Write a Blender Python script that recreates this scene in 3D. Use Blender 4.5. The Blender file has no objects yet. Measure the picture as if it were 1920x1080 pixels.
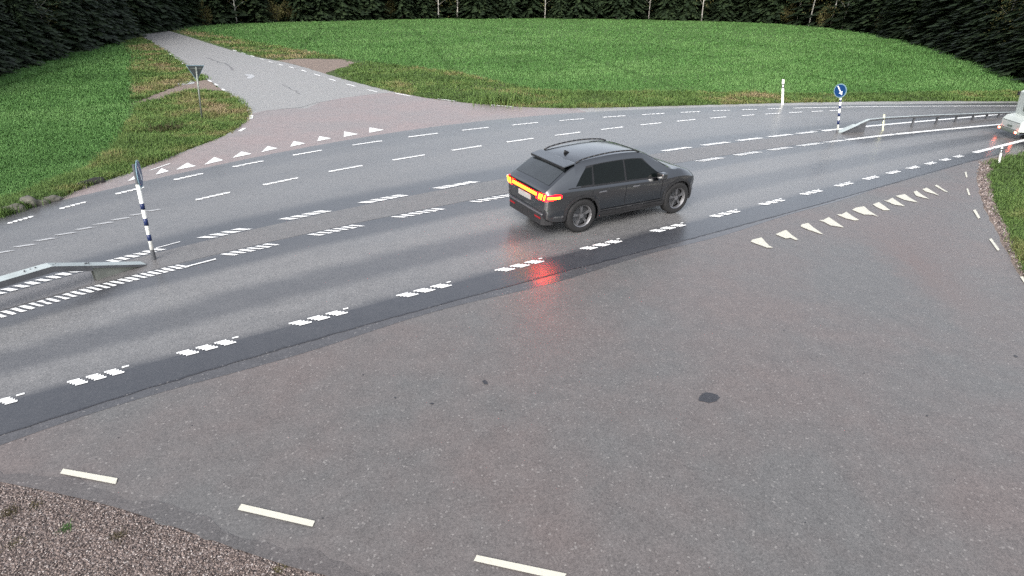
import bpy, bmesh, math, random
import numpy as np
from mathutils import Vector, Matrix
random.seed(7); rng = np.random.default_rng(7)
scene = bpy.context.scene
COL = scene.collection
R = math.radians

# ------------------------------------------------------------------ camera
CF, CT, CR, CH = 1.13, .475, -.016, 4.9      # focal (half widths), pitch, roll, height of the mast camera
cc, cs = math.cos(CR), math.sin(CR)
Dv = Vector((0, -math.sin(CT), -math.cos(CT))); Fv = Vector((0, math.cos(CT), -math.sin(CT)))
Rv = Vector((cc, 0, 0)) + cs*Dv; Dn = Vector((-cs, 0, 0)) + cc*Dv
cam = bpy.data.cameras.new('camera'); co = bpy.data.objects.new('camera', cam); COL.objects.link(co)
cam.sensor_width = 36; cam.lens = 18*CF; cam.clip_start = .1; cam.clip_end = 4000
co.matrix_world = Matrix(((Rv.x, -Dn.x, -Fv.x, 0), (Rv.y, -Dn.y, -Fv.y, 0), (Rv.z, -Dn.z, -Fv.z, CH), (0, 0, 0, 1)))
scene.camera = co

# ------------------------------------------------------------------ sky, sun, exposure
SUN_EL, SUN_AZ = 38, 200
w = bpy.data.worlds.new('World'); scene.world = w; w.use_nodes = True
nt = w.node_tree; bg = nt.nodes['Background']
sky = nt.nodes.new('ShaderNodeTexSky'); sky.sky_type = 'NISHITA'; sky.sun_disc = False
sky.sun_elevation = R(SUN_EL); sky.sun_rotation = R(SUN_AZ); sky.air_density = 1.0; sky.dust_density = 4.0; sky.ozone_density = 1
hs = nt.nodes.new('ShaderNodeHueSaturation'); hs.inputs['Saturation'].default_value = .38
nt.links.new(sky.outputs[0], hs.inputs['Color']); nt.links.new(hs.outputs[0], bg.inputs['Color'])
bg.inputs['Strength'].default_value = .15
sl = bpy.data.lights.new('sun', 'SUN'); sl.energy = .7; sl.angle = R(25); sl.color = (1, .97, .93)
so = bpy.data.objects.new('sun', sl); COL.objects.link(so)
sd = Vector((math.sin(R(SUN_AZ))*math.cos(R(SUN_EL)), math.cos(R(SUN_AZ))*math.cos(R(SUN_EL)), math.sin(R(SUN_EL))))
so.rotation_euler = sd.to_track_quat('Z', 'Y').to_euler()
scene.view_settings.view_transform = 'Standard'; scene.view_settings.look = 'None'
scene.view_settings.exposure = 1.02; scene.view_settings.gamma = 1

# ------------------------------------------------------------------ helpers
def P(px, py, z=0.):                                  # a surveyed point of the ground (photo pixel -> metres)
    x = (px-960)/960; y = (py-540)/960
    d = Rv*x + Fv*CF + Dn*y
    t = (CH-z)/-d.z
    return Vector((d.x*t, d.y*t, z))
def PA(pts): return np.array([P(*p)[:2] for p in pts])
def mesh_obj(name, verts, faces, mat=None, parent=None, smooth=False):
    me = bpy.data.meshes.new(name); me.from_pydata([tuple(v) for v in verts], [], faces); me.update()
    if mat: me.materials.append(mat)
    if smooth: me.polygons.foreach_set('use_smooth', [True]*len(me.polygons))
    o = bpy.data.objects.new(name, me); COL.objects.link(o)
    if parent: o.parent = parent
    return o
def bm_obj(name, bm, mat=None, parent=None, smooth=False):
    me = bpy.data.meshes.new(name); bm.normal_update(); bm.to_mesh(me); bm.free()
    if mat: me.materials.append(mat)
    if smooth: me.polygons.foreach_set('use_smooth', [True]*len(me.polygons))
    o = bpy.data.objects.new(name, me); COL.objects.link(o)
    if parent: o.parent = parent
    return o
def np_mesh(name, V, Fc, mat=None, col=None, parent=None):      # fast triangle/quad soup
    me = bpy.data.meshes.new(name); n = Fc.shape[1]
    me.vertices.add(len(V)); me.vertices.foreach_set('co', V.astype('f').ravel())
    me.loops.add(Fc.size); me.loops.foreach_set('vertex_index', Fc.astype('i').ravel())
    me.polygons.add(len(Fc)); me.polygons.foreach_set('loop_start', np.arange(0, Fc.size, n, dtype='i'))
    me.polygons.foreach_set('loop_total', np.full(len(Fc), n, dtype='i'))
    me.update(calc_edges=True)
    if col is not None:
        a = me.attributes.new('tint', 'FLOAT', 'POINT'); a.data.foreach_set('value', col.astype('f'))
    if mat: me.materials.append(mat)
    o = bpy.data.objects.new(name, me); COL.objects.link(o)
    if parent: o.parent = parent
    return o
def tag(o, label=None, cat=None, group=None, kind=None):
    if label: o['label'] = label
    if cat: o['category'] = cat
    if group: o['group'] = group
    if kind: o['kind'] = kind
    return o
def empty(name, loc, rz=0, sc=1):
    o = bpy.data.objects.new(name, None); COL.objects.link(o); o.location = loc; o.rotation_euler = (0, 0, rz); o.scale = (sc,)*3
    o.empty_display_size = .2
    return o
def box(bm, c, s, rot=None):
    r = bmesh.ops.create_cube(bm, size=1)
    M = Matrix.Translation(c) @ (rot or Matrix()) @ Matrix.Diagonal((*s, 1))
    bmesh.ops.transform(bm, matrix=M, verts=r['verts']); return r['verts']
def cyl(bm, a, b, r1, r2=None, n=14, caps=True):
    a = Vector(a); b = Vector(b); d = b-a
    r = bmesh.ops.create_cone(bm, cap_ends=caps, segments=n, radius1=r1, radius2=r1 if r2 is None else r2, depth=d.length)
    M = Matrix.Translation((a+b)/2) @ d.to_track_quat('Z', 'Y').to_matrix().to_4x4()
    bmesh.ops.transform(bm, matrix=M, verts=r['verts'])
def bevel(bm, w_, seg=2):
    bmesh.ops.bevel(bm, geom=bm.edges[:], offset=w_, segments=seg, affect='EDGES', profile=.6)
def poly_sheet(name, pts2, z, mat, parent=None, jitter=0):
    from mathutils.geometry import tessellate_polygon
    vs = [Vector((p[0], p[1], z)) for p in pts2]
    tris = tessellate_polygon([vs])
    fs = []
    for t in tris:
        a, b, c_ = (vs[i] for i in t)
        fs.append(t if (b-a).cross(c_-a).z > 0 else (t[0], t[2], t[1]))
    return mesh_obj(name, vs, fs, mat, parent)
def inpoly(x, y, poly):
    poly = np.asarray(poly); r = np.zeros(x.shape, bool); j = len(poly)-1
    for i in range(len(poly)):
        xi, yi = poly[i]; xj, yj = poly[j]
        c_ = ((yi > y) != (yj > y)) & (x < (xj-xi)*(y-yi)/(yj-yi+1e-12)+xi); r ^= c_; j = i
    return r
def dense(pts, step=.35, rough=0., seed=1):                     # resample a polyline, with a ragged edge
    pts = np.asarray(pts, float); out = []; g = np.random.default_rng(seed)
    for a, b in zip(pts[:-1], pts[1:]):
        n = max(1, int(np.linalg.norm(b-a)/step)); d = (b-a)/max(np.linalg.norm(b-a), 1e-6); nn = np.array([-d[1], d[0]])
        for k in range(n): out.append(a+(b-a)*k/n + nn*g.normal(0, 1)*rough)
    out.append(pts[-1]); return np.array(out)
def smooth_poly(pts, it=2):
    pts = np.asarray(pts, float)
    for _ in range(it):
        q = [pts[0]]
        for a, b in zip(pts[:-1], pts[1:]): q += [a*.75+b*.25, a*.25+b*.75]
        q.append(pts[-1]); pts = np.array(q)
    return pts

# ------------------------------------------------------------------ materials
def new_mat(name):
    m = bpy.data.materials.new(name); m.use_nodes = True; n = m.node_tree
    return m, n, n.nodes['Principled BSDF']
def plain(name, col, rough=.5, metal=0, spec=.5, coat=0, emit=None, es=0, var=.12, scale=6, bump=0):
    m, n, b = new_mat(name)
    b.inputs['Roughness'].default_value = rough; b.inputs['Metallic'].default_value = metal
    b.inputs['Specular IOR Level'].default_value = spec; b.inputs['Coat Weight'].default_value = coat; b.inputs['Coat Roughness'].default_value = .06
    if emit: b.inputs['Emission Color'].default_value = (*emit, 1); b.inputs['Emission Strength'].default_value = es
    tc = n.nodes.new('ShaderNodeTexCoord'); ns = n.nodes.new('ShaderNodeTexNoise'); ns.inputs['Scale'].default_value = scale; ns.inputs['Detail'].default_value = 6
    n.links.new(tc.outputs['Object'], ns.inputs['Vector'])
    rp = n.nodes.new('ShaderNodeValToRGB')
    rp.color_ramp.elements[0].position = .3; rp.color_ramp.elements[1].position = .7
    rp.color_ramp.elements[0].color = (*[c_*(1-var) for c_ in col], 1); rp.color_ramp.elements[1].color = (*[min(1, c_*(1+var)) for c_ in col], 1)
    n.links.new(ns.outputs['Fac'], rp.inputs[0]); n.links.new(rp.outputs[0], b.inputs['Base Color'])
    if bump:
        bp = n.nodes.new('ShaderNodeBump'); bp.inputs['Strength'].default_value = bump; bp.inputs['Distance'].default_value = .01
        n.links.new(ns.outputs['Fac'], bp.inputs['Height']); n.links.new(bp.outputs[0], b.inputs['Normal'])
    return m
class NB:                                                        # tiny node builder
    def __init__(s, m): s.n = m.node_tree
    def node(s, t, **k):
        x = s.n.nodes.new(t)
        for a, v in k.items(): setattr(x, a, v)
        return x
    def link(s, a, b): s.n.links.new(a, b)
    def val(s, sock, v):
        if hasattr(v, 'links') or hasattr(v, 'is_linked'): s.link(v, sock)
        else: sock.default_value = v
    def math(s, op, a, b=0., clamp=False):
        x = s.node('ShaderNodeMath', operation=op, use_clamp=clamp); s.val(x.inputs[0], a); s.val(x.inputs[1], b); return x.outputs[0]
    def mix(s, f, a, b, mode='MIX'):
        x = s.node('ShaderNodeMix', data_type='RGBA', blend_type=mode)
        s.val(x.inputs[0], f); s.val(x.inputs[6], a if hasattr(a, 'is_linked') else (*a, 1)); s.val(x.inputs[7], b if hasattr(b, 'is_linked') else (*b, 1)); return x.outputs[2]
    def noise(s, scale, vec, detail=4, rough=.55):
        x = s.node('ShaderNodeTexNoise'); x.inputs['Scale'].default_value = scale; x.inputs['Detail'].default_value = detail; x.inputs['Roughness'].default_value = rough
        s.link(vec, x.inputs['Vector']); return x.outputs['Fac']
    def ramp(s, f, stops):
        x = s.node('ShaderNodeValToRGB'); e = x.color_ramp.elements
        while len(e) < len(stops): e.new(.5)
        for el, (p, c_) in zip(e, stops): el.position = p; el.color = (*c_, 1) if not isinstance(c_, float) else (c_, c_, c_, 1)
        s.link(f, x.inputs[0]); return x.outputs[0]

def asphalt(name, base, red, rough, wet=False, streak=None, speck=.5, bands=None, patch=.5, bumpd=.004):
    m, n, b = new_mat(name); q = NB(m)
    tc = q.node('ShaderNodeTexCoord').outputs['Object']
    vo = q.node('ShaderNodeTexVoronoi'); vo.inputs['Scale'].default_value = 90; q.link(tc, vo.inputs['Vector'])
    vo2 = q.node('ShaderNodeTexVoronoi'); vo2.inputs['Scale'].default_value = 52; q.link(tc, vo2.inputs['Vector'])
    big = q.noise(.35, tc, 5, .6); mid = q.noise(3.2, tc, 5, .65); fine = q.noise(26, tc, 4, .7)
    g1 = q.node('ShaderNodeSeparateColor'); q.link(vo.outputs['Color'], g1.inputs[0])
    g2 = q.node('ShaderNodeSeparateColor'); q.link(vo2.outputs['Color'], g2.inputs[0])
    f = q.ramp(big, [(.38, 0.), (.62, 1.)])
    c0 = q.mix(q.math('MULTIPLY', f, patch), base, red)
    k = q.math('ADD', q.math('MULTIPLY', g1.outputs[0], speck), q.math('MULTIPLY', g2.outputs[1], speck*.7))
    k = q.math('ADD', k, q.math('MULTIPLY', mid, .5)); k = q.math('ADD', k, q.math('MULTIPLY', fine, .5)); k = q.math('ADD', k, .5-speck*.85)
    kk = q.node('ShaderNodeCombineColor'); [q.link(k, kk.inputs[i]) for i in range(3)]
    c1 = q.mix(1.0, c0, kk.outputs[0], 'MULTIPLY')
    if streak:
        (ax, ay), (bx, by), wd = streak; L2 = math.hypot(bx-ax, by-ay); dx, dy = (bx-ax)/L2, (by-ay)/L2
        sp_ = q.node('ShaderNodeSeparateXYZ'); q.link(tc, sp_.inputs[0])
        px_ = q.math('SUBTRACT', sp_.outputs[0], ax); py_ = q.math('SUBTRACT', sp_.outputs[1], ay)
        al = q.math('ADD', q.math('MULTIPLY', px_, dx), q.math('MULTIPLY', py_, dy)); ac = q.math('ADD', q.math('MULTIPLY', px_, -dy), q.math('MULTIPLY', py_, dx))
        ac = q.math('ABSOLUTE', q.math('ADD', ac, q.math('MULTIPLY', q.math('SUBTRACT', mid, .5), 1.2)))
        f1 = q.math('SUBTRACT', 1.0, q.math('DIVIDE', ac, wd), True); f2 = q.math('SUBTRACT', 1.0, q.math('ABSOLUTE', q.math('DIVIDE', q.math('SUBTRACT', al, L2/2), L2*.6)), True)
        c1 = q.mix(q.math('MULTIPLY', q.math('MULTIPLY', f1, f2), 1.0, True), c1, (.140, .108, .100))
    spark = q.ramp(g2.outputs[0], [(.975, 0.), (.99, 1.)])
    c2 = q.mix(q.math('MULTIPLY', spark, .30), c1, (.45, .43, .41))
    rr = q.math('ADD', q.math('MULTIPLY', mid, .14), rough-.07)
    if bands:
        at = q.node('ShaderNodeAttribute', attribute_name='lane').outputs['Fac']
        sm = q.node('ShaderNodeMapping'); sm.inputs['Rotation'].default_value = (0, 0, R(-34)); sm.inputs['Scale'].default_value = (.12, 1.6, 1)
        q.link(tc, sm.inputs['Vector'])
        st = q.noise(1.0, sm.outputs[0], 5, .6)
        vv = q.math('DIVIDE', q.math('ADD', at, q.math('MULTIPLY', q.math('SUBTRACT', st, .5), .08)), 7.)
        x = q.node('ShaderNodeValToRGB'); e = x.color_ramp.elements; x.color_ramp.interpolation = 'EASE'
        while len(e) < len(bands): e.new(.5)
        for el, (p, c_) in zip(e, bands): el.position = p/7; el.color = (c_, c_, c_, 1)
        q.link(vv, x.inputs[0])
        bnd = q.math('ADD', x.outputs[0], q.math('MULTIPLY', q.math('SUBTRACT', st, .5), .22), True)
        c2 = q.mix(bnd, c2, q.mix(.78, c2, (.020, .024, .034)))
        rr = q.math('SUBTRACT', rr, q.math('MULTIPLY', bnd, .10))
    q.link(c2, b.inputs['Base Color']); q.link(rr, b.inputs['Roughness'])
    b.inputs['Specular IOR Level'].default_value = .55
    hh = q.math('ADD', vo.outputs['Distance'], q.math('MULTIPLY', fine, .8))
    bp = q.node('ShaderNodeBump'); bp.inputs['Strength'].default_value = .5; bp.inputs['Distance'].default_value = bumpd
    q.link(hh, bp.inputs['Height']); q.link(bp.outputs[0], b.inputs['Normal'])
    return m
M = {}
M['near'] = asphalt('worn_red_grey_asphalt', streak=(tuple(P(1630, 410)[:2]), tuple(P(1850, 610)[:2]), .9), base=(.122, .119, .117), red=(.140, .118, .112), rough=.37, speck=.36, patch=.9, bumpd=.0025)
M['side'] = asphalt('pale_side_road_asphalt', (.27, .265, .255), (.28, .27, .262), .34, speck=.12, patch=.6)
M['mouth'] = asphalt('reddish_asphalt', (.235, .205, .20), (.26, .205, .197), .38, speck=.2, patch=.9)
M['main'] = asphalt('wet_highway_asphalt', (.165, .165, .166), (.175, .170, .167), .30, speck=.45, patch=.6, bumpd=.0018,
    bands=[(0, .55), (.55, .7), (1.1, .55), (1.45, .25), (1.8, .35), (2.3, .12), (2.65, .25), (2.85, .95), (3.12, .95), (3.3, .25), (3.75, .3), (3.95, .95), (4.14, .8), (4.24, .08), (4.42, .0), (4.56, .65), (4.68, .65), (4.80, .05), (4.93, .15), (5.03, 1.0), (6.3, 1.0)][:21])
M['median'] = asphalt('median_asphalt', (.142, .140, .140), (.150, .141, .138), .34, speck=.35, patch=.9)
M['slab'] = asphalt('old_grey_asphalt_patch', (.15, .15, .155), (.165, .16, .165), .5, speck=.3)
M['repair'] = asphalt('dark_repair_asphalt', (.035, .036, .042), (.04, .04, .046), .45, speck=.3)
M['seamtar'] = asphalt('wet_joint_tar', (.03, .031, .038), (.035, .035, .04), .3, speck=.2)

def paint(name, col, wear=.3, scale=14):
    m, n, b = new_mat(name); q = NB(m)
    tc = q.node('ShaderNodeTexCoord').outputs['Object']
    a = q.noise(scale, tc, 6, .7); c_ = q.noise(90, tc, 3, .6)
    f = q.ramp(q.math('ADD', q.math('MULTIPLY', a, .75), q.math('MULTIPLY', c_, .25)), [(.30, 1.), (.40, 0.)])
    c2 = q.mix(q.math('MULTIPLY', f, wear), col, (.2, .19, .18))
    c3 = q.mix(q.math('MULTIPLY', c_, .25), c2, tuple(x*.75 for x in col))
    q.link(c3, b.inputs['Base Color']); b.inputs['Roughness'].default_value = .45
    bp = q.node('ShaderNodeBump'); bp.inputs['Strength'].default_value = .3; bp.inputs['Distance'].default_value = .003
    q.link(c_, bp.inputs['Height']); q.link(bp.outputs[0], b.inputs['Normal'])
    return m
M['white'] = paint('white_thermoplastic', (.86, .87, .86), .25)
M['cream'] = paint('cream_thermoplastic', (.60, .585, .50), .5, 9)
M['faded'] = paint('faded_white_paint', (.42, .43, .44), .8, 20)

def soil(name, c0, c1, scale=8, bd=.03, c2=None):
    m, n, b = new_mat(name); q = NB(m)
    tc = q.node('ShaderNodeTexCoord').outputs['Object']
    a = q.noise(scale, tc, 8, .7); g = q.noise(.25, tc, 5, .6); f = q.noise(scale*9, tc, 4, .7)
    col = q.mix(q.ramp(q.math('ADD', q.math('MULTIPLY', a, .6), q.math('MULTIPLY', f, .4)), [(.36, 0.), (.66, 1.)]), c0, c1)
    if c2: col = q.mix(q.ramp(g, [(.42, 0.), (.6, .8)]), col, c2)
    q.link(col, b.inputs['Base Color']); b.inputs['Roughness'].default_value = .9; b.inputs['Specular IOR Level'].default_value = .2
    bp = q.node('ShaderNodeBump'); bp.inputs['Strength'].default_value = .8; bp.inputs['Distance'].default_value = bd
    q.link(q.math('ADD', a, f), bp.inputs['Height']); q.link(bp.outputs[0], b.inputs['Normal'])
    return m
M['earth'] = soil('field_soil', (.052, .105, .026), (.078, .155, .038), 5, .04)
M['verge_soil'] = soil('verge_soil', (.055, .075, .028), (.10, .105, .05), 6, .05, (.06, .11, .032))
M['track'] = soil('gravel_track', (.17, .135, .115), (.27, .22, .19), 12, .02)

def gravel_mat():
    m, n, b = new_mat('pink_granite_gravel'); q = NB(m)
    tc = q.node('ShaderNodeTexCoord').outputs['Object']
    vo = q.node('ShaderNodeTexVoronoi'); vo.inputs['Scale'].default_value = 62; q.link(tc, vo.inputs['Vector'])
    g = q.node('ShaderNodeSeparateColor'); q.link(vo.outputs['Color'], g.inputs[0])
    c = q.ramp(g.outputs[0], [(0, (.035, .028, .026)), (.35, (.115, .088, .078)), (.7, (.20, .155, .138)), (.92, (.29, .235, .215)), (1, (.42, .38, .36))])
    a = q.noise(2.2, tc, 6, .65)
    c = q.mix(q.ramp(a, [(.55, 0.), (.68, .6)]), c, (.05, .04, .032))
    q.link(c, b.inputs['Base Color']); b.inputs['Roughness'].default_value = .6
    bp = q.node('ShaderNodeBump'); bp.inputs['Strength'].default_value = 1; bp.inputs['Distance'].default_value = .012; bp.invert = True
    q.link(vo.outputs['Distance'], bp.inputs['Height']); q.link(bp.outputs[0], b.inputs['Normal'])
    return m
M['gravel'] = gravel_mat()
def leafy(name, stops, rough=.65, trans=.0):
    m, n, b = new_mat(name); q = NB(m)
    at = q.node('ShaderNodeAttribute', attribute_name='tint').outputs['Fac']
    tc = q.node('ShaderNodeTexCoord').outputs['Object']
    f = q.math('ADD', at, q.math('MULTIPLY', q.math('SUBTRACT', q.noise(.12, tc, 4), .5), .8), True)
    q.link(q.ramp(f, stops), b.inputs['Base Color']); b.inputs['Roughness'].default_value = rough; b.inputs['Specular IOR Level'].default_value = .25
    return m
M['crop'] = leafy('young_crop_blades', [(0, (.050, .115, .028)), (.5, (.078, .180, .046)), (1, (.125, .240, .074))])
M['grass'] = leafy('verge_grass_blades', [(0, (.060, .105, .026)), (.5, (.100, .170, .042)), (.75, (.165, .180, .062)), (.92, (.23, .185, .095)), (1, (.30, .24, .14))])
M['needle'] = leafy('spruce_needles', [(0, (.010, .018, .008)), (.6, (.018, .032, .013)), (1, (.032, .05, .02))])
M['brush'] = leafy('bare_brush_twigs', [(0, (.05, .04, .018)), (.5, (.085, .075, .025)), (1, (.12, .12, .04))])
M['bark'] = plain('grey_bark', (.09, .08, .07), .9, var=.4)
M['birch'] = plain('birch_bark', (.38, .36, .33), .8, var=.4, scale=3)
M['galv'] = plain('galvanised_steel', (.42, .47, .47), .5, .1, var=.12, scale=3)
M['galvd'] = plain('weathered_and_shade_steel', (.11, .115, .125), .55, .4, var=.2, scale=3)  # dark steel parts; on rail beams it paints in the shade below the top
M['plate'] = plain('mossy_steel_plate', (.20, .215, .195), .6, .2, var=.2, scale=3)
M['postw'] = plain('white_post_plastic', (.82, .83, .78), .4, var=.05)
M['posty'] = plain('cream_reflector_plastic', (.72, .74, .48), .4, var=.08)
M['black'] = plain('black_plastic', (.012, .012, .014), .45, var=.2)
M['bluep'] = plain('dark_blue_sleeve', (.006, .018, .085), .35, var=.1)
M['signblue'] = plain('sign_blue_film', (.004, .045, .16), .35, var=.06)
M['signwhite'] = plain('sign_white_film', (.80, .84, .86), .35, var=.04)
M['signrim'] = plain('sign_rim_white', (.20, .32, .38), .4, var=.05)
M['signback'] = plain('grey_sign_back', (.085, .10, .10), .5, .3, var=.2)
M['pole'] = plain('grey_steel_pole', (.22, .24, .22), .5, .5, var=.2)
M['stone'] = plain('grey_stone', (.115, .11, .092), .85, var=.3, scale=9, bump=.6)
M['dark_debris'] = plain('wet_dark_debris', (.02, .018, .016), .6, var=.4)

# ------------------------------------------------------------------ road frame: u along the highway, v across it
RA = R(33); ur = np.array([math.cos(RA), math.sin(RA)]); vr = np.array([-math.sin(RA), math.cos(RA)])
LP = {
 0: [(-60, 418), (0, 405), (150, 366), (300, 331), (420, 307), (550, 281), (700, 257), (830, 237), (960, 220), (1060, 211), (1200, 206), (1400, 200.5), (1600, 195.5), (1880, 193)],
 1: [(-10, 426), (38, 414), (136, 386), (242, 358), (352, 332), (466, 308), (578, 287), (688, 268), (791, 253), (891, 242.5), (986, 233), (1072, 225), (1152, 219), (1226, 214), (1292, 210), (1352, 207.5), (1411, 205.7), (1491, 203.5), (1600, 201), (1700, 199.5), (1888, 199)],
 2: [(0, 474.5), (111, 443), (222, 411), (303, 393), (395, 368), (525, 342), (648, 317), (765, 295), (875, 277.5), (975, 263), (1066.5, 251.5), (1147.5, 241), (1222, 233), (1288, 226), (1347, 221), (1407, 216.5), (1448, 213.5), (1490, 211), (1529, 208.7), (1562, 207.5), (1700, 205), (1880, 203)],
 3: [(-40, 560), (0, 549), (80, 528), (160, 504), (240, 483), (305, 466), (420, 438), (571, 405), (717, 374), (852, 348), (1267, 280), (1340, 270), (1404, 262), (1462, 255), (1510, 249), (1560, 244), (1650, 235), (1750, 226), (1880, 214)],
 4: [(-40, 604), (0, 593), (100, 562), (200, 535), (300, 509), (345, 499), (470, 471), (629, 432), (785, 400), (920, 372), (1331, 300), (1402, 289), (1464, 279), (1517, 271), (1563, 265), (1620, 259), (1700, 250), (1800, 240), (1875, 234), (1960, 225)],
 5: [(-22, 763), (180, 708), (387, 652), (597, 597), (795, 545), (974, 499), (1127, 460), (1254, 429), (1360, 402), (1447, 380), (1519, 361), (1580, 346), (1631, 334), (1675, 324), (1712, 315), (1745, 307), (1772, 300), (1797, 294), (1850, 281), (1920, 263)],
 6: [(-60, 832), (0, 815), (200, 763), (400, 693), (600, 626), (800, 573), (1000, 527), (1160, 487), (1290, 452), (1420, 412), (1560, 375), (1700, 335), (1800, 309), (1840, 298), (1920, 278)]}
LF = {}
for k, pts in LP.items():
    a = PA(pts); u = a@ur; v = a@vr
    LF[k] = (np.polynomial.Polynomial.fit(u, v, 5 if k in (0, 1, 2, 3, 4) else 4), u.min(), u.max())
def line(k, u):
    p, a, b = LF[k]; u = np.asarray(u, float); uc = np.clip(u, a, b); d = p.deriv()
    sl_ = np.where(u > b, d(b-.5), np.where(u < a, d(a+.3), 0)); 
    return p(uc) + (u-uc)*sl_
def UV(u, v): return np.array([ur[0]*u+vr[0]*v, ur[1]*u+vr[1]*v])
def upx(px, py): return float(np.array(P(px, py)[:2])@ur)

Z = {'earth': -.03, 'verge': -.012, 'sub': 0.0, 'road': .004, 'patch': .008, 'mark': .012}
# main highway strip (knots 0..6 across, lane position stored per vertex)
us = np.concatenate([np.linspace(-60, -16, 12), np.arange(-15.5, 60, .5), np.linspace(61, 400, 30)])
SUB = 6; rows = []; lanes = []
for u in us:
    vs_ = [float(line(k, u)) for k in range(7)]
    for i in range(1, 7): vs_[i] = min(vs_[i], vs_[i-1]-.05)
    if u > 20: vs_[6] = vs_[5] - max(.35, vs_[5]-vs_[6])
    for i in range(6):
        for s_ in range(SUB): rows.append((*UV(u, vs_[i]+(vs_[i+1]-vs_[i])*s_/SUB), Z['road'])); lanes.append(i+s_/SUB)
    rows.append((*UV(u, vs_[6]), Z['road'])); lanes.append(6)
W_ = 6*SUB+1; Fc = []
for i in range(len(us)-1):
    for j in range(W_-1): a = i*W_+j; Fc.append((a, a+1, a+W_+1, a+W_))
mr = np_mesh('road', np.array(rows), np.array(Fc)[:, ::1], M['main'])
at = mr.data.attributes.new('lane', 'FLOAT', 'POINT'); at.data.foreach_set('value', np.array(lanes, 'f'))
tag(mr, 'wet blue grey highway crossing the junction, with dashed lane lines', 'road', kind='structure')

# ground, fields, verges
def grid_patch(name, x0, x1, y0, y1, n, z, mat, h=0):
    X, Y = np.meshgrid(np.linspace(x0, x1, n), np.linspace(y0, y1, n)); V = np.stack([X.ravel(), Y.ravel(), np.full(X.size, z)], 1)
    i = np.arange(n*n).reshape(n, n); Fq = np.stack([i[:-1, :-1].ravel(), i[:-1, 1:].ravel(), i[1:, 1:].ravel(), i[1:, :-1].ravel()], 1)
    return np_mesh(name, V, Fq, mat)
g = grid_patch('ground', -1500, 1500, -1500, 1500, 60, Z['earth'], M['earth']); tag(g, 'green field ground reaching the forest', 'ground', kind='structure')

LEFT_EDGE = [(-260, 470), (-100, 432), (0, 409), (30, 397), (60, 388), (100, 375), (150, 354), (200, 337), (245, 323), (300, 301), (350, 281), (400, 263), (440, 244), (462, 224), (466, 210), (458, 196), (440, 182), (420, 171)]
DRIVE_L = [(418, 170.5), (360, 169), (330, 176), (300, 186), (262, 192), (268, 185), (300, 173), (335, 160), (366, 149), (392, 150)]
LEFT_UP = [(388, 149), (370, 134), (350, 122), (328, 107), (292, 84), (262, 66), (246, 55)]
RIGHT_SIDE = [(300, 53), (345, 66), (400, 84), (478, 107), (510, 112), (545, 119), (570, 126), (606, 137), (650, 150), (700, 163), (750, 175), (800, 184), (860, 191.5), (930, 198), (1000, 202), (1080, 203), (1200, 200.5), (1300, 197.5), (1400, 195), (1500, 192.5), (1600, 190.8), (1750, 189.5), (1900, 190), (2100, 192)]
NEAR_L = [(-300, 850), (-100, 884), (0, 901), (60, 911), (130, 927), (190, 942), (240, 954), (310, 982), (380, 1004), (450, 1030), (540, 1060), (640, 1084), (800, 1130), (900, 1250)]
NEAR_R = [(2100, 262), (1990, 276), (1920, 288), (1880, 293), (1842, 300), (1832, 318), (1832, 345), (1840, 372), (1852, 402), (1868, 435), (1882, 462), (1900, 497), (1922, 530), (1980, 600), (2140, 740), (2500, 1000), (2700, 1200)]
ROUGH = dict(step=.22, rough=.02)
# near junction asphalt (old reddish grey)
seam = [(-300, 905), (-60, 832)] + [(x, y-14) for x, y in LP[6][1:]]
nearp = np.concatenate([PA(NEAR_L[::-1][1:]) if False else dense(smooth_poly(PA(NEAR_L[::-1])), seed=3, **ROUGH), PA([(-60, 818)]), PA(seam[2:]), dense(smooth_poly(PA(NEAR_R[2:])), seed=4, **ROUGH)])
o = poly_sheet('side_road', nearp, Z['sub'], M['near']); tag(o, 'reddish grey speckled asphalt of the near side road mouth', 'road', kind='structure'); near_road = o
# far side road + mouth
farp = np.concatenate([dense(smooth_poly(PA(LEFT_EDGE)), seed=5, **ROUGH), PA([(392, 150)]), smooth_poly(PA(LEFT_UP)), PA([(200, 38), (260, 38)]), dense(smooth_poly(PA(RIGHT_SIDE)), seed=6, **ROUGH), PA([(2100, 200), (1600, 200), (1200, 209), (960, 224), (700, 262), (420, 313), (150, 372), (0, 411), (-150, 452)])])
o = poly_sheet('side_road', farp, Z['sub']-.001, M['side']); tag(o, 'pale grey side road running away between the fields', 'road', kind='structure'); far_road = o
mouth = PA([(462, 224), (468, 214), (500, 207), (545, 203.5), (575, 203), (600, 192), (640, 184), (700, 176), (742, 173), (800, 184), (860, 191.5), (930, 198), (1000, 202), (1080, 203.5), (1100, 210), (960, 224), (830, 241), (700, 261), (550, 285), (420, 312), (300, 336), (150, 370), (40, 398), (60, 391), (150, 357), (245, 326), (350, 284), (440, 247)])
o = poly_sheet('asphalt_patch', mouth, Z['sub']+.002, M['mouth'], far_road)
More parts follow.
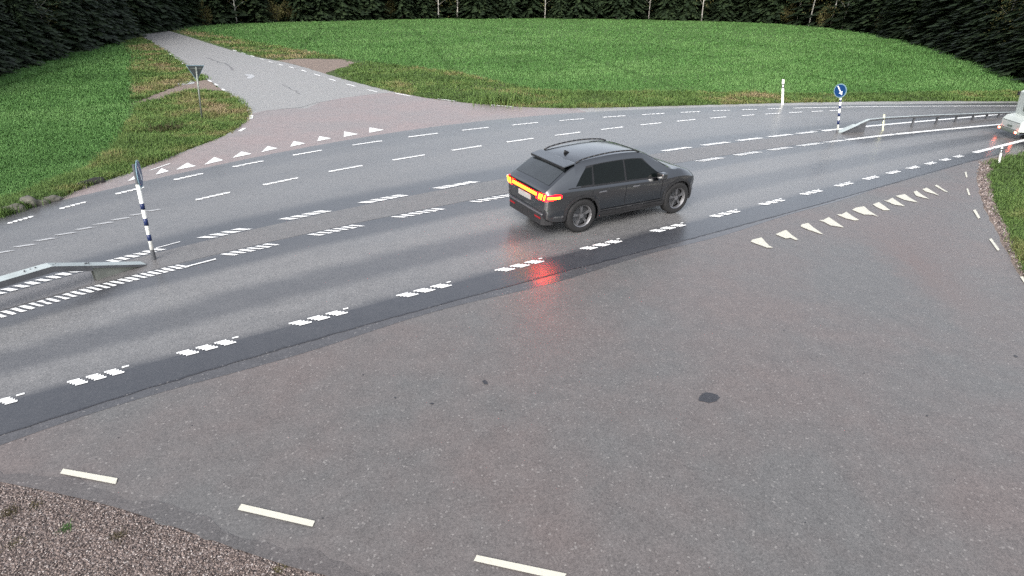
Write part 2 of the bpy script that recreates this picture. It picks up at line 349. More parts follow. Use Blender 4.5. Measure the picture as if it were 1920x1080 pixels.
# gravel areas
grav = PA([(-300, 830), (-100, 870), (0, 890), (240, 940), (460, 1020), (640, 1070), (860, 1120), (1000, 1250), (600, 1400), (-500, 1300)])
o = poly_sheet('gravel_shoulder', grav, -.006, M['gravel']); tag(o, 'coarse pinkish brown gravel shoulder beside the near asphalt', 'gravel', kind='structure')
rsh = PA([(2100, 255), (1990, 268), (1920, 280), (1838, 298), (1826, 318), (1828, 372), (1850, 420), (1880, 480), (1915, 540), (1990, 640), (2040, 640), (1975, 560), (1925, 515), (1905, 470), (1893, 430), (1874, 400), (1862, 360), (1858, 320), (1880, 300), (1925, 292), (1990, 282), (2100, 270)])
o = poly_sheet('gravel_shoulder', dense(np.vstack([rsh, rsh[:1]]), .2, .03, 9)[:-1], -.004, M['track']); tag(o, 'narrow brown gravel strip curving along the right grass bank', 'gravel', kind='structure')
o = poly_sheet('gravel_track', dense(np.vstack([PA(DRIVE_L), PA(DRIVE_L[:1])]), .3, .06, 8)[:-1], -.003, M['track']); tag(o, 'short pinkish gravel field entrance behind the give way sign', 'track', kind='structure')
DRIVE_R = [(520, 113), (560, 110), (640, 111), (668, 117), (655, 124), (628, 130), (608, 139), (590, 132), (560, 123)]
o = poly_sheet('gravel_track', dense(np.vstack([PA(DRIVE_R), PA(DRIVE_R[:1])]), .4, .08, 10)[:-1], -.003, M['track']); tag(o, 'gravel field entrance on the right of the pale side road', 'track', kind='structure')

# verges
vergeL = PA(LEFT_EDGE + [(398, 160), (388, 149)] + LEFT_UP[1:] + [(215, 60), (232, 85), (246, 108), (247, 150), (242, 200), (238, 245), (215, 285), (170, 312), (100, 343), (40, 368), (0, 380), (-260, 430)])
o = poly_sheet('verge', vergeL, Z['verge'], M['verge_soil']); tag(o, 'rough brown and green grass verge left of the pale side road', 'grass verge', kind='structure')
vergeR = PA([(p[0], p[1]+2) for p in RIGHT_SIDE] + [(2100, 168), (1920, 170), (1700, 174), (1500, 176), (1350, 172), (1200, 172), (1080, 172), (1000, 168), (930, 152), (850, 134), (760, 124), (690, 116), (620, 106), (480, 80), (360, 56), (310, 50)])
o = poly_sheet('verge', vergeR, Z['verge'], M['verge_soil']); tag(o, 'rough grass verge along the far edge of the highway', 'grass verge', kind='structure')
vergeN = PA([(2100, 268), (1990, 279), (1925, 286), (1884, 294), (1855, 303), (1850, 330), (1862, 372), (1880, 415), (1893, 440), (1903, 478), (1925, 515), (1990, 585), (2100, 700), (2600, 700), (2400, 262)])
o = poly_sheet('verge', vergeN, Z['verge']+.003, M['verge_soil']); tag(o, 'grass bank at the right edge beside the near junction', 'grass verge', kind='structure')
gNearPoly = vergeN

# ------------------------------------------------------------------ road surface details and markings
def along(k, u0, u1, w_, name, mat, off=0., parent=mr, n=None, z=None, taper=0):
    n = n or max(1, int((u1-u0)/.5)); V = []; F_ = []
    for i in range(n+1):
        u = u0+(u1-u0)*i/n; v = float(line(k, u))+off
        a = .5*w_
        V += [(*UV(u, v+a), z or Z['mark']), (*UV(u, v-a), z or Z['mark'])]
    F_ = [(2*i, 2*i+1, 2*i+3, 2*i+2) for i in range(n)]
    return mesh_obj(name, V, F_, mat, parent)
def ribs(k, u0, u1, w_, per, fill, name, mat, off=0., skew=0., parent=mr, rag=.012):   # profiled marking: transverse ribs with gaps
    V = []; F_ = []; n = int(round((u1-u0)/per)); g_ = random.Random(int(u0*97)+k)
    for i in range(n):
        a = u0+i*per; b = a+per*fill
        vc = float(line(k, (a+b)/2))+off; h = w_/2
        def q_(u, v): return (*UV(u+g_.uniform(-rag, rag), v+g_.uniform(-rag, rag)), Z['mark'])
        base = len(V); V += [q_(a-skew*h, vc+h), q_(a+skew*0, vc), q_(a+skew*h, vc-h), q_(b+skew*h, vc-h), q_(b, vc), q_(b-skew*h, vc+h)]
        F_ += [(base, base+1, base+4, base+5), (base+1, base+2, base+3, base+4)]
    return mesh_obj(name, V, F_, mat, parent)
def ends(a, b): return upx(*a), upx(*b)
# A: near edge line, profiled block dashes
Ac = [(-22, 763)]+LP[5][1:18]
for i, p in enumerate(Ac):
    c0 = np.array(P(*p)[:2]); uc = float(c0@ur); q0 = np.array(P(*Ac[max(0, i-1)])[:2]); q1 = np.array(P(*Ac[min(len(Ac)-1, i+1)])[:2])
    per = np.linalg.norm(q1-q0)/(2 if 0 < i < len(Ac)-1 else 1); L_ = per*.5
    n = 3 if i < 8 else 3
    V = []; F_ = []; pr = L_/3.05
    for b in range(3):
        a = uc-L_/2+b*pr*1.02; v0 = float(line(5, a+pr/2)); m_ = 4; hw_ = .088
        for s_ in range(m_):                                    # four fine strips, each stepped a little further along
            t0 = hw_-2*hw_*s_/m_; t1 = hw_-2*hw_*(s_+1)/m_; x0 = a+pr*(-.04+.15*s_); x1 = x0+pr*.68
            base = len(V)
            V += [(*UV(x0, v0+t0), Z['mark']), (*UV(x0, v0+t1), Z['mark']), (*UV(x1, v0+t1), Z['mark']), (*UV(x1, v0+t0), Z['mark'])]; F_.append((base, base+1, base+2, base+3))
    # trailing stud
    x0 = uc+L_/2-.01; v0 = float(line(5, x0)); base = len(V)
    V += [(*UV(x0, v0+.055), Z['mark']), (*UV(x0+.09, v0+.055), Z['mark']), (*UV(x0+.09, v0+.095), Z['mark']), (*UV(x0, v0+.095), Z['mark'])]; F_.append((base, base+1, base+2, base+3))
    mesh_obj('near_edge_dash', V, F_, M['white'], mr)
p0 = P(-10, 763); mesh_obj
ribs(5, *ends((1828, 287), (1862, 278)), .17, .2, .9, 'edge_line', M['white']); along(5, *ends((1862, 278), (2100, 219)), .17, 'edge_line', M['white'])
# B, C: median lines
for x0, y0, x1, y1 in [(428, 483, 514, 459), (590, 443, 671, 421), (746, 409, 826, 392), (889, 379, 966, 365), (1311, 303, 1354, 297), (1383, 292, 1424, 286), (1447, 282, 1481, 277), (1501, 274, 1534, 268), (1549, 267, 1578, 263)]:
    u0, u1 = ends((x0, y0), (x1, y1)); ribs(4, u0, u1, .21, (u1-u0)/5.6, .56, 'median_near_dash', M['white'], skew=1.1)
for k in range(3):
    uu = [upx(980, 362), upx(1080, 343), upx(1180, 325)][k]; ribs(4, uu, uu+1.0, .21, .18, .6, 'median_near_dash', M['white'], skew=1.1)
for x0, y0, x1, y1 in [(382, 447, 460, 430), (533, 412, 611, 397), (680, 380, 756, 367), (817, 352, 890, 342), (1243, 283, 1292, 277), (1319, 273, 1363, 267), (1385, 264, 1425, 259), (1444, 257, 1480, 252), (1495, 250.5, 1527, 247)]:
    u0, u1 = ends((x0, y0), (x1, y1)); ribs(3, u0, u1, .19, (u1-u0)/3.7, .76, 'median_far_dash', M['white'], skew=1.3)
for k in range(3):
    uu = [upx(960, 330), upx(1060, 312), upx(1160, 296)][k]; ribs(3, uu, uu+1.0, .19, .27, .76, 'median_far_dash', M['white'], skew=1.3)
u0, u1 = ends((-80, 615), (350, 498)); ribs(4, u0, u1, .22, (u1-u0)/28, .62, 'median_near_line', M['white'], skew=.8)
u0, u1 = ends((-80, 571), (307, 466)); ribs(3, u0, u1, .17, (u1-u0)/20, .72, 'median_far_line', M['white'], skew=1.0)
u0, u1 = ends((1589, 263), (1680, 252)); ribs(4, u0, u1, .19, .13, .88, 'median_near_line', M['white'], rag=.006); along(4, u1, upx(2000, 221), .19, 'median_near_line', M['white'])
u0, u1 = ends((1541, 245.5), (2000, 203)); along(3, u0, u1, .19, 'median_far_line', M['white'])
# thin survey strokes at the median noses
def stroke(name, a, b, w_, mat, parent=mr, z=None):
    a = np.array(P(*a)[:2]); b = np.array(P(*b)[:2]); d = (b-a)/np.linalg.norm(b-a); n_ = np.array([-d[1], d[0]])*w_/2; z = z or Z['mark']
    return mesh_obj(name, [(*(a-n_), z), (*(b-n_), z), (*(b+n_), z), (*(a+n_), z)], [(0, 1, 2, 3)], mat, parent)
stroke('thin_white_line', (345, 502), (405, 486.5), .05, M['white'], z=.014); stroke('thin_white_line', (293, 466), (338, 454), .03, M['white'], z=.014)
stroke('thin_white_line', (1518, 246.8), (1540, 243.6), .06, M['faded'], z=.014)
# D, E: thin dashes
def thin(k, p0_, p1_, name, w_, mat=None):
    u0, u1 = ends(p0_, p1_); n = 5; V = []; F_ = []; g_ = random.Random(int(u0*31)+k)
    for i in range(n):
        a = u0+(u1-u0)*i/n; b = u0+(u1-u0)*(i+.97)/n; v = float(line(k, (a+b)/2))+g_.uniform(-.006, .006); h = w_/2*g_.uniform(.85, 1.1)
        base = len(V); V += [(*UV(a, v-h), Z['mark']), (*UV(b, v-h), Z['mark']), (*UV(b+.03, v+h), Z['mark']), (*UV(a-.0, v+h), Z['mark'])]; F_.append((base, base+1, base+2, base+3))
    mesh_obj(name, V, F_, mat or M['white'], mr)
for x0, y0, x1, y1 in [(14, 421, 60, 410), (112, 392, 160, 381), (217, 365, 269, 352), (326, 338, 381, 327), (437, 314, 494, 303), (550, 292, 604, 283), (660, 272, 715, 264), (765, 257, 819, 250), (866, 245, 918, 240), (961, 235, 1011, 231), (1050, 227, 1095, 223), (1131, 220.5, 1173, 217.5), (1206, 216, 1246, 213), (1274, 211, 1310, 209), (1336, 208.5, 1369, 207), (1392, 206.5, 1423, 206), (1443, 205.5, 1471, 205)]:
    thin(1, (x0, y0), (x1, y1), 'far_edge_dash', .115)
for x0, y0, x1, y1 in [(367, 375, 431, 362), (494, 348, 560, 336), (618, 323, 679, 311), (735, 300, 796, 291), (847, 282, 903, 274), (950, 267, 1001, 260), (1042, 255, 1090, 249), (1126, 243, 1170, 239), (1202, 235, 1242, 231), (1270, 228, 1306, 225), (1331, 222, 1363, 220), (1392, 217.5, 1415, 216), (1435, 214.5, 1461, 212.5), (1478, 211.5, 1502, 210), (1518, 209, 1540, 208), (1553, 207.8, 1571, 207)]:
    thin(2, (x0, y0), (x1, y1), 'lane_dash', .115)
u0, u1 = ends((-60, 491), (304, 392)); ribs(2, u0, u1, .085, .35, .93, 'lane_line', M['faded'], skew=1.5)
along(1, *ends((1490, 203.5), (2100, 199)), .12, 'far_edge_line', M['white'])
# give way triangles
def px_poly(name, pts, mat, parent, z=Z['mark']): return poly_sheet(name, PA(pts), z, mat, parent)
for t in [[(240, 340), (265.5, 334), (253, 330)], [(292, 328), (317, 321.5), (303, 316)], [(330, 319), (368, 312), (358, 309), (352, 305.5), (344, 310)], [(383, 309.5), (419, 301), (402, 295)], [(436, 296.5), (472, 289), (453, 284.5)], [(490, 286), (521, 278.5), (502, 274.5)], [(544, 275.6), (573, 269.4), (551, 265)], [(595, 265.3), (622, 260), (599, 255.8)], [(644.5, 257), (672, 252), (645.6, 247)], [(692, 249.3), (720, 244), (693, 239.5)]]:
    px_poly('yield_triangle', t, M['white'], far_road)
NT = [[(85, 548), (95, 530), (180, 508), (245, 580), (285, 600), (232, 601)], [(305, 480), (400, 440), (455, 488), (512, 528), (490, 532), (440, 512), (400, 518)], [(530, 408), (545, 390), (600, 378), (650, 420), (740, 482), (700, 472), (600, 438)],
      [(690, 352), (735, 352), (785, 325), (830, 355), (925, 420), (880, 412), (800, 400), (740, 368)], [(853, 300), (905, 300), (945, 277), (990, 310), (1060, 352), (1020, 356), (940, 337)], [(995, 260), (1030, 240), (1105, 228), (1150, 270), (1235, 322), (1180, 305), (1100, 302)],
      [(1180, 212), (1235, 190), (1270, 213), (1338, 262), (1280, 264), (1215, 234)], [(1268, 168), (1310, 177), (1358, 152), (1400, 180), (1475, 230), (1430, 220), (1380, 215)], [(1385, 135), (1470, 118), (1515, 150), (1590, 193), (1550, 187), (1470, 172)],
      [(1548, 98), (1578, 88), (1620, 120), (1692, 162), (1640, 152), (1570, 132)], [(1625, 75), (1668, 60), (1710, 85), (1780, 133), (1730, 115), (1660, 95)], [(1738, 42), (1758, 33), (1800, 63), (1868, 103), (1830, 95)]]
for t in NT: px_poly('yield_triangle', [(1390+x/4.8, 340+y/4.8) for x, y in t], M['cream'], near_road, Z['mark'])
for q4 in [[(113, 889), (119, 880), (221, 898), (217, 909)], [(446, 957), (453, 946), (591, 978), (586, 989)], [(888, 1053), (894, 1042), (1062, 1077), (1055, 1090)],
           [(1808.5, 323), (1812, 322.5), (1813.5, 333), (1811, 333)], [(1811.5, 354), (1815, 354), (1819, 366.5), (1815.5, 366.5)], [(1824, 395), (1829, 393.5), (1838, 409), (1834, 411)], [(1854, 449), (1859, 448), (1874, 469), (1870, 471)], [(1912, 520), (1917, 519), (1936, 545), (1931, 547)]]:
    px_poly('edge_dash', q4, M['cream'] if q4[0][0] < 1000 else M['faded'] if False else M['cream'], near_road)
for a, b in [((449, 246.5), (459, 240.5)), ((470.5, 223), (472, 216.5)), ((460.5, 202), (466, 207.5)), ((446, 188), (452, 193)), ((429, 177), (436, 181.5)), ((416.5, 167), (421, 170)), ((402.5, 157.5), (408, 160.5)), ((390.5, 150.5), (396.5, 153.5)), ((380, 144.5), (385.5, 147.5)), ((350, 125), (354, 128)), ((341, 118), (345, 121)), ((334, 112.5), (338, 115)), ((328, 108), (331, 110)), ((318, 101), (321, 103)), ((308, 94.5), (311, 96.5))]:
    stroke('side_edge_dash', a, b, .13, M['white'], far_road)
stroke('side_edge_dash', (282, 320), (319, 307), .05, M['white'], far_road)
stroke('side_edge_dash', (434, 182.5), (456, 195), .09, M['white'], far_road)
for a, b in [((740, 174.8), (770, 180.5)), ((821, 185.5), (856, 190)), ((921, 197), (961, 200.5)), ((689, 168.5), (707, 172.5)), ((650, 158), (667, 162.5)), ((616.5, 148), (629.5, 152)), ((589, 139), (600, 142.3)), ((564.5, 131.5), (575, 134.5)), ((542, 125.5), (551, 128)), ((522, 120.5), (531, 123)), ((504, 115.5), (512, 117.5)), ((487, 110), (495, 112)), ((470, 104.5), (477, 106.5)), ((453, 99), (460, 101)), ((437, 94), (443, 96))]:
    stroke('side_edge_dash', a, b, .12, M['white'], far_road)
# faded arrow-like scuffs on the pale road, joint lines, repair
for pts in [[(462, 147), (470, 148), (478, 144), (474, 140), (462, 139), (458, 141), (466, 143)]]: px_poly('faded_mark', pts, M['faded'], far_road, .006)
px_poly('scuff', [(322, 160), (345, 154), (360, 151), (366, 156), (355, 158), (340, 159)], M['faded'], far_road, .006)
jl = dense(PA([(x, y) for x, y in LP[6]]), .12, .008, 11)
def ribbon(name, pts, w_, mat, z, parent, seed=2):
    g_ = np.random.default_rng(seed); V = []
    for i, p in enumerate(pts):
        d = pts[min(i+1, len(pts)-1)]-pts[max(i-1, 0)]; d = d/max(np.linalg.norm(d), 1e-6); n_ = np.array([-d[1], d[0]])*w_/2*g_.uniform(.5, 1.3)
        V += [(*(p+n_), z), (*(p-n_), z)]
    return mesh_obj(name, V, [(2*i, 2*i+1, 2*i+3, 2*i+2) for i in range(len(pts)-1)], mat, parent)
# follow the highway strip's own near edge
uj = np.arange(-14, 26, .12); gj = np.random.default_rng(12)
ej = np.array([UV(u, float(line(6, u))+gj.normal(0, .006)) for u in uj]); ribbon('joint_crack', ej, .035, M['seamtar'], .0075, mr)
bandw = []
V = []; 
for u in np.arange(-14, 27, .3):
    v = float(line(6, u)); wd = .24*max(.2, min(1, (20-u)/12))*(1+.25*math.sin(u*1.3)); V += [(*UV(u, v+.03), .0025), (*UV(u, v-wd), .0025)]
mesh_obj('wet_strip', V, [(2*i, 2*i+1, 2*i+3, 2*i+2) for i in range(len(V)//2-1)], M['seamtar'] if False else asphalt('damp_asphalt', (.075, .076, .082), (.082, .079, .082), .17, speck=.35, bumpd=.001), near_road)
dp = smooth_poly(PA([(-80, 886), (0, 902), (130, 928), (240, 955), (380, 1005), (540, 1061), (640, 1084), (760, 1120)]), 2); V = []
for i, p in enumerate(dp):
    d = dp[min(i+1, len(dp)-1)]-dp[max(i-1, 0)]; d /= np.linalg.norm(d); n2 = np.array([-d[1], d[0]]); wd_ = .16+.05*math.sin(i*.9)+.03*math.sin(i*2.3); V += [(*(p+n2*wd_), .0025), (*(p-n2*.01), .0025)]
mesh_obj('damp_band', V, [(2*i+1, 2*i+3, 2*i+2, 2*i)[::1] for i in range(len(dp)-1)], asphalt('damp_edge_asphalt', (.100, .095, .094), (.115, .096, .092), .36, speck=.4), near_road)
pot = [(1310, 746), (1316, 739), (1322, 736), (1334, 737), (1346, 741), (1350, 746), (1343, 753), (1330, 756), (1318, 753), (1310, 752)]
px_poly('repair_patch', pot, M['repair'], near_road, .004)
px_poly('repair_patch', [(904, 716), (908, 712), (914, 716), (915, 721), (908, 721)], M['median'] if False else M['repair'], near_road, .004)
px_poly('repair_patch', [(805, 757), (810, 755), (815, 757), (810, 759)], M['repair'], near_road, .004)
px_poly('repair_patch', [(1899, 667), (1903, 666), (1909, 669), (1905, 671)], M['repair'], near_road, .004)
for px, py, sz in [(48, 824, 1.6), (222, 821, 1.6), (681, 703, 1.5), (741, 746, 2.2), (605, 972, 1.7), (1155, 945, 1.2), (1255, 893, 1.4), (1738, 780, 2.), (1620, 700, 1.2), (1470, 620, 1.4), (940, 770, 1.4), (180, 860, 1.3), (360, 798, 1.2), (1510, 980, 1.4), (1270, 1071, 1.8), (830, 700, 1.), (1090, 700, 1.), (420, 905, 1.2), (500, 860, 1.1), (1790, 900, 1.3)]:
    px_poly('oil_spot', [(px+sz*math.cos(k*.9+px)*(1+.3*math.sin(k*2.+py)), py+sz*.8*math.sin(k*.9+px)) for k in range(7)], M['repair'], near_road, .004)
ck = dense(PA([(1566, 375), (1600, 369), (1660, 355), (1700, 348)]), .1, .015, 3)
# cracks on the pale road
for pts, w_ in [([(388, 108), (398, 112), (410, 117), (424, 119), (432, 125), (437, 132)], .14), ([(478, 215), (500, 208), (535, 204), (560, 202), (585, 195), (620, 188)], .05), ([(530, 158), (548, 168), (562, 176)], .08)]:
    ribbon('joint_crack', dense(PA(pts), .3, .04, 5), w_, M['median'], .004, far_road)
# median paving
V = []; uu = np.arange(-14, 60, .5)
for u in uu:
    a = float(line(3, u))-.16; b = float(line(4, u))+.18; V += [(*UV(u, a), .007), (*UV(u, b), .007)]
mesh_obj('median_paving', V, [(2*i, 2*i+1, 2*i+3, 2*i+2) for i in range(len(uu)-1)], M['median'] if True else None, mr)
slab = PA([(-80, 598), (0, 578), (60, 557), (110, 541), (166, 524), (171, 531), (171, 534), (110, 553), (60, 567), (0, 584), (-80, 606)])
sl2 = PA([(-80, 584), (0, 560), (60, 541), (110, 524), (166, 508), (171, 516), (172, 533), (110, 552), (60, 566), (0, 583.5), (-80, 606)])
poly_sheet('concrete_strip', sl2, .0105, M['slab'], mr)

# ------------------------------------------------------------------ loose stones on the gravel shoulder, tufts
def stones(poly, n, s0, s1, seed):
    g_ = np.random.default_rng(seed); poly = np.asarray(poly); lo = poly.min(0); hi = poly.max(0); P_ = []
    while len(P_) < n:
        q_ = g_.uniform(lo, hi, (n, 2)); q_ = q_[inpoly(q_[:, 0], q_[:, 1], poly)]; P_ += list(q_)
    P_ = np.array(P_[:n]); ico = np.array([(0, 0, 1), (.89, 0, .45), (.28, .85, .45), (-.72, .53, .45), (-.72, -.53, .45), (.28, -.85, .45), (.72, .53, -.45), (-.28, .85, -.45), (-.89, 0, -.45), (-.28, -.85, -.45), (.72, -.53, -.45)])
    fi = np.array([(0, 1, 2), (0, 2, 3), (0, 3, 4), (0, 4, 5), (0, 5, 1), (1, 6, 2), (2, 7, 3), (3, 8, 4), (4, 9, 5), (5, 10, 1), (6, 7, 2), (7, 8, 3), (8, 9, 4), (9, 10, 5), (10, 6, 1)])
    s = g_.uniform(s0, s1, n)**1; an = g_.uniform(0, 6.28, n); V = []
    b = ico[None]*(s[:, None, None])*g_.uniform(.6, 1.3, (n, 11, 1)); b[..., 2] *= .6
    ca, sa = np.cos(an)[:, None], np.sin(an)[:, None]
    X = b[..., 0]*ca-b[..., 1]*sa*.7+P_[:, :1]; Y = b[..., 0]*sa+b[..., 1]*ca*.7+P_[:, 1:]; Zz = b[..., 2]+s[:, None]*.2
    V = np.stack([X, Y, Zz], -1).reshape(-1, 3); Fq = (fi[None]+11*np.arange(n)[:, None, None]).reshape(-1, 3)
    return V, Fq, np.repeat(g_.uniform(0, 1, n), 11)
m_st, n_st, b_st = new_mat('loose_chippings'); q = NB(m_st)
q.link(q.ramp(q.node('ShaderNodeAttribute', attribute_name='tint').outputs['Fac'], [(0, (.04, .032, .03)), (.4, (.14, .105, .094)), (.75, (.23, .18, .16)), (1, (.40, .36, .34))]), b_st.inputs['Base Color']); b_st.inputs['Roughness'].default_value = .55
gp = PA([(-120, 900), (0, 908), (130, 933), (240, 960), (380, 1010), (540, 1066), (640, 1090), (640, 1140), (-120, 1140)])
V, Fq, cl_ = stones(gp, 9000, .004, .013, 3); o = np_mesh('gravel', V, Fq, m_st, cl_); tag(o, 'loose pink and grey chippings covering the near shoulder', 'gravel', kind='stuff')
gp2 = PA([(1836, 302), (1834, 345), (1845, 385), (1870, 430), (1900, 490), (1925, 525), (1925, 512), (1900, 470), (1880, 415), (1862, 372), (1852, 330), (1856, 306)])
V, Fq, cl_ = stones(gp2, 1500, .01, .035, 4); o = np_mesh('gravel', V, Fq, m_st, cl_); tag(o, 'loose brown chippings between the asphalt and the right grass bank', 'gravel', kind='stuff')

def blades(P_, h, w_, nb, lean, seed, tint):
    g_ = np.random.default_rng(seed); n = len(P_); V = np.zeros((n, nb, 5, 3)); an = g_.uniform(0, 6.283, (n, nb)); ln = g_.uniform(.1, lean, (n, nb)); hh = h[:, None]*g_.uniform(.6, 1.15, (n, nb))
    off = g_.normal(0, 1, (n, nb, 2))*h[:, None, None]*.35; cx = P_[:, None, 0]+off[..., 0]; cy = P_[:, None, 1]+off[..., 1]
    dx, dy = np.cos(an), np.sin(an); wx, wy = -dy*w_[:, None]/2, dx*w_[:, None]/2
    V[..., 0, 0] = cx-wx; V[..., 0, 1] = cy-wy; V[..., 1, 0] = cx+wx; V[..., 1, 1] = cy+wy
    V[..., 2, 0] = cx+dx*ln*hh*.35+wx*.8; V[..., 2, 1] = cy+dy*ln*hh*.35+wy*.8; V[..., 2, 2] = hh*.6
    V[..., 3, 0] = cx+dx*ln*hh*.35-wx*.8; V[..., 3, 1] = cy+dy*ln*hh*.35-wy*.8; V[..., 3, 2] = hh*.6
    V[..., 4, 0] = cx+dx*ln*hh; V[..., 4, 1] = cy+dy*ln*hh; V[..., 4, 2] = hh*(1-.25*ln)
    V[..., 2] -= .03
    Vf = V.reshape(-1, 3); b0 = 5*np.arange(n*nb)[:, None]
    # quads (bottom) + degenerate-free top triangles: use triangles only
    tri = np.concatenate([b0+np.array([[0, 1, 2]]), b0+np.array([[0, 2, 3]]), b0+np.array([[3, 2, 4]])], 0)
    tt = np.clip(tint[:, None]+g_.normal(0, .07, (n, nb)), 0, 1); return Vf, tri, np.repeat(tt.ravel(), 5)
def vnoise(x, y, s, seed):                                       # cheap value noise
    g_ = np.random.default_rng(seed); T = g_.uniform(0, 1, (64, 64)); x = x/s; y = y/s; xi = np.floor(x).astype(int); yi = np.floor(y).astype(int); fx = x-xi; fy = y-yi; fx = fx*fx*(3-2*fx); fy = fy*fy*(3-2*fy)
    return (T[xi % 64, yi % 64]*(1-fx)+T[(xi+1) % 64, yi % 64]*fx)*(1-fy)+(T[xi % 64, (yi+1) % 64]*(1-fx)+T[(xi+1) % 64, (yi+1) % 64]*fx)*fy
def scatter_px(region, n, seed):                                # even in picture density = denser near, sparser far
    g_ = np.random.default_rng(seed); region = np.asarray(region, float); lo = region.min(0); hi = region.max(0); out = []
    while sum(map(len, out)) < n:
        q_ = g_.uniform(lo, hi, (n*2, 2)); out.append(q_[inpoly(q_[:, 0], q_[:, 1], region)])
    q_ = np.concatenate(out)[:n]; return np.array([P(a, b)[:2] for a, b in q_])
TREE = [(-300, 260), (-60, 158), (0, 135), (50, 122), (110, 108), (170, 90), (240, 68), (330, 52), (480, 44), (700, 38), (960, 35), (1200, 37), (1450, 44), (1620, 60), (1740, 84), (1820, 107), (1870, 128), (1920, 149), (1990, 178), (2200, 260)]
LC = [(-60, 395), (0, 379), (40, 367), (100, 342), (170, 311), (215, 284), (238, 244), (242, 200), (247, 150), (246, 108), (232, 85), (215, 62)]
cropL = LC + [(240, 68), (170, 90), (110, 108), (50, 122), (0, 135), (-60, 158)]
cropR = [(620, 106), (690, 116), (760, 124), (850, 134), (930, 152), (1000, 168), (1080, 172), (1350, 172), (1500, 176), (1700, 174), (1980, 169), (1980, 176), (1920, 149), (1870, 128), (1820, 107), (1740, 84), (1620, 60), (1450, 44), (1200, 37), (960, 35), (700, 38), (420, 46), (330, 54), (480, 80)]
def grow(name, region, n, mat, hfun, wk, nb, lean, seed, label, cat, tintf):
    Q = scatter_px(region, n, seed); Q = Q+np.random.default_rng(seed+9).normal(0, 1, Q.shape)*(.010 if mat is M['crop'] else .002)*np.hypot(Q[:, :1], Q[:, 1:]); D = np.hypot(Q[:, 0], Q[:, 1]); g_ = np.random.default_rng(seed+1)
    Vv, T, c_ = blades(Q, hfun(Q, D, g_), wk*D/20, nb, lean, seed+2, tintf(Q, g_))
    o = np_mesh(name, Vv, T, mat, c_); tag(o, label, cat, kind='stuff'); return o
ch = lambda Q, D, g_: g_.uniform(.07, .11, len(Q))*(.8+.5*vnoise(Q[:, 0], Q[:, 1], 3, 5))*np.clip(D/30, .8, 2)
ct = lambda Q, g_: np.clip(.12+.5*vnoise(Q[:, 0], Q[:, 1], 5, 6)+.3*(vnoise(Q[:, 0], Q[:, 1], .8, 8)-.5)+.42*vnoise(Q@ur/9, Q@vr/.9, 1, 18)-.55*(np.abs(((Q@(ur*.94-vr*.34))+2*vnoise(Q[:, 0], Q[:, 1], 20, 19)) % 12-6) < .22), 0, 1)
grow('crop', cropL, 30000, M['crop'], ch, .016, 5, .9, 21, 'even green young crop on the left field', 'crop', ct)
grow('crop', cropR, 42000, M['crop'], ch, .014, 5, .9, 22, 'even bright green young crop on the far right field', 'crop', ct)
gh = lambda Q, D, g_: g_.uniform(.08, .22, len(Q))*(.5+1.0*vnoise(Q[:, 0], Q[:, 1], 1.2, 7))
gt = lambda Q, g_: np.clip(-.08+.75*vnoise(Q[:, 0], Q[:, 1], 2.2, 9)+.5*vnoise(Q[:, 0], Q[:, 1], .7, 10), 0, 1)
vL1 = LEFT_EDGE[1:] + [(360, 169), (330, 176), (300, 187), (262, 193)] + LC[6:7][::-1] + [(242, 200), (238, 244), (215, 284), (170, 311), (100, 342), (40, 367), (0, 379), (-60, 395)]
vL2 = [(388, 149), (335, 160), (268, 186), (247, 188), (247, 150), (246, 108), (232, 85), (215, 62), (246, 56), (262, 66), (292, 84), (328, 107), (350, 122), (370, 134)]
vR = [(p[0], p[1]-.8) for p in RIGHT_SIDE[8:]] + [(2100, 168), (1700, 174), (1500, 176), (1350, 172), (1080, 172), (1000, 168), (930, 152), (850, 134), (760, 124), (690, 116), (665, 118), (650, 126), (625, 133)]
vR2 = [(300, 50), (345, 63), (400, 81), (478, 104), (520, 112), (560, 109), (640, 110), (620, 104), (480, 78), (360, 56)]
vN = [(2100, 268), (1990, 279), (1925, 286), (1884, 294), (1857, 303), (1852, 330), (1864, 372), (1882, 415), (1896, 440), (1906, 478), (1925, 512), (1990, 582), (2080, 640)]
grow('grass', vL1, 20000, M['grass'], gh, .016, 5, 1.3, 31, 'tufty green and brown grass on the left corner verge', 'grass', gt)
grow('grass', vL2, 6000, M['grass'], gh, .016, 5, 1.3, 32, 'brownish grass beyond the left gravel field entrance', 'grass', lambda Q, g_: np.clip(gt(Q, g_)+.05, 0, 1))
grow('grass', vR, 17000, M['grass'], gh, .016, 5, 1.3, 33, 'mixed yellow green grass along the far highway edge', 'grass', lambda Q, g_: np.clip(gt(Q, g_)-.1, 0, 1))
grow('grass', vR2, 2500, M['grass'], gh, .016, 5, 1.3, 34, 'thin grass strip at the far right of the side road', 'grass', gt)
grow('grass', vN, 14000, M['grass'], lambda Q, D, g_: gh(Q, D, g_)*.8, .013, 5, 1.3, 35, 'lush green grass on the right bank of the near junction', 'grass', lambda Q, g_: np.clip(gt(Q, g_)-.08, 0, 1))

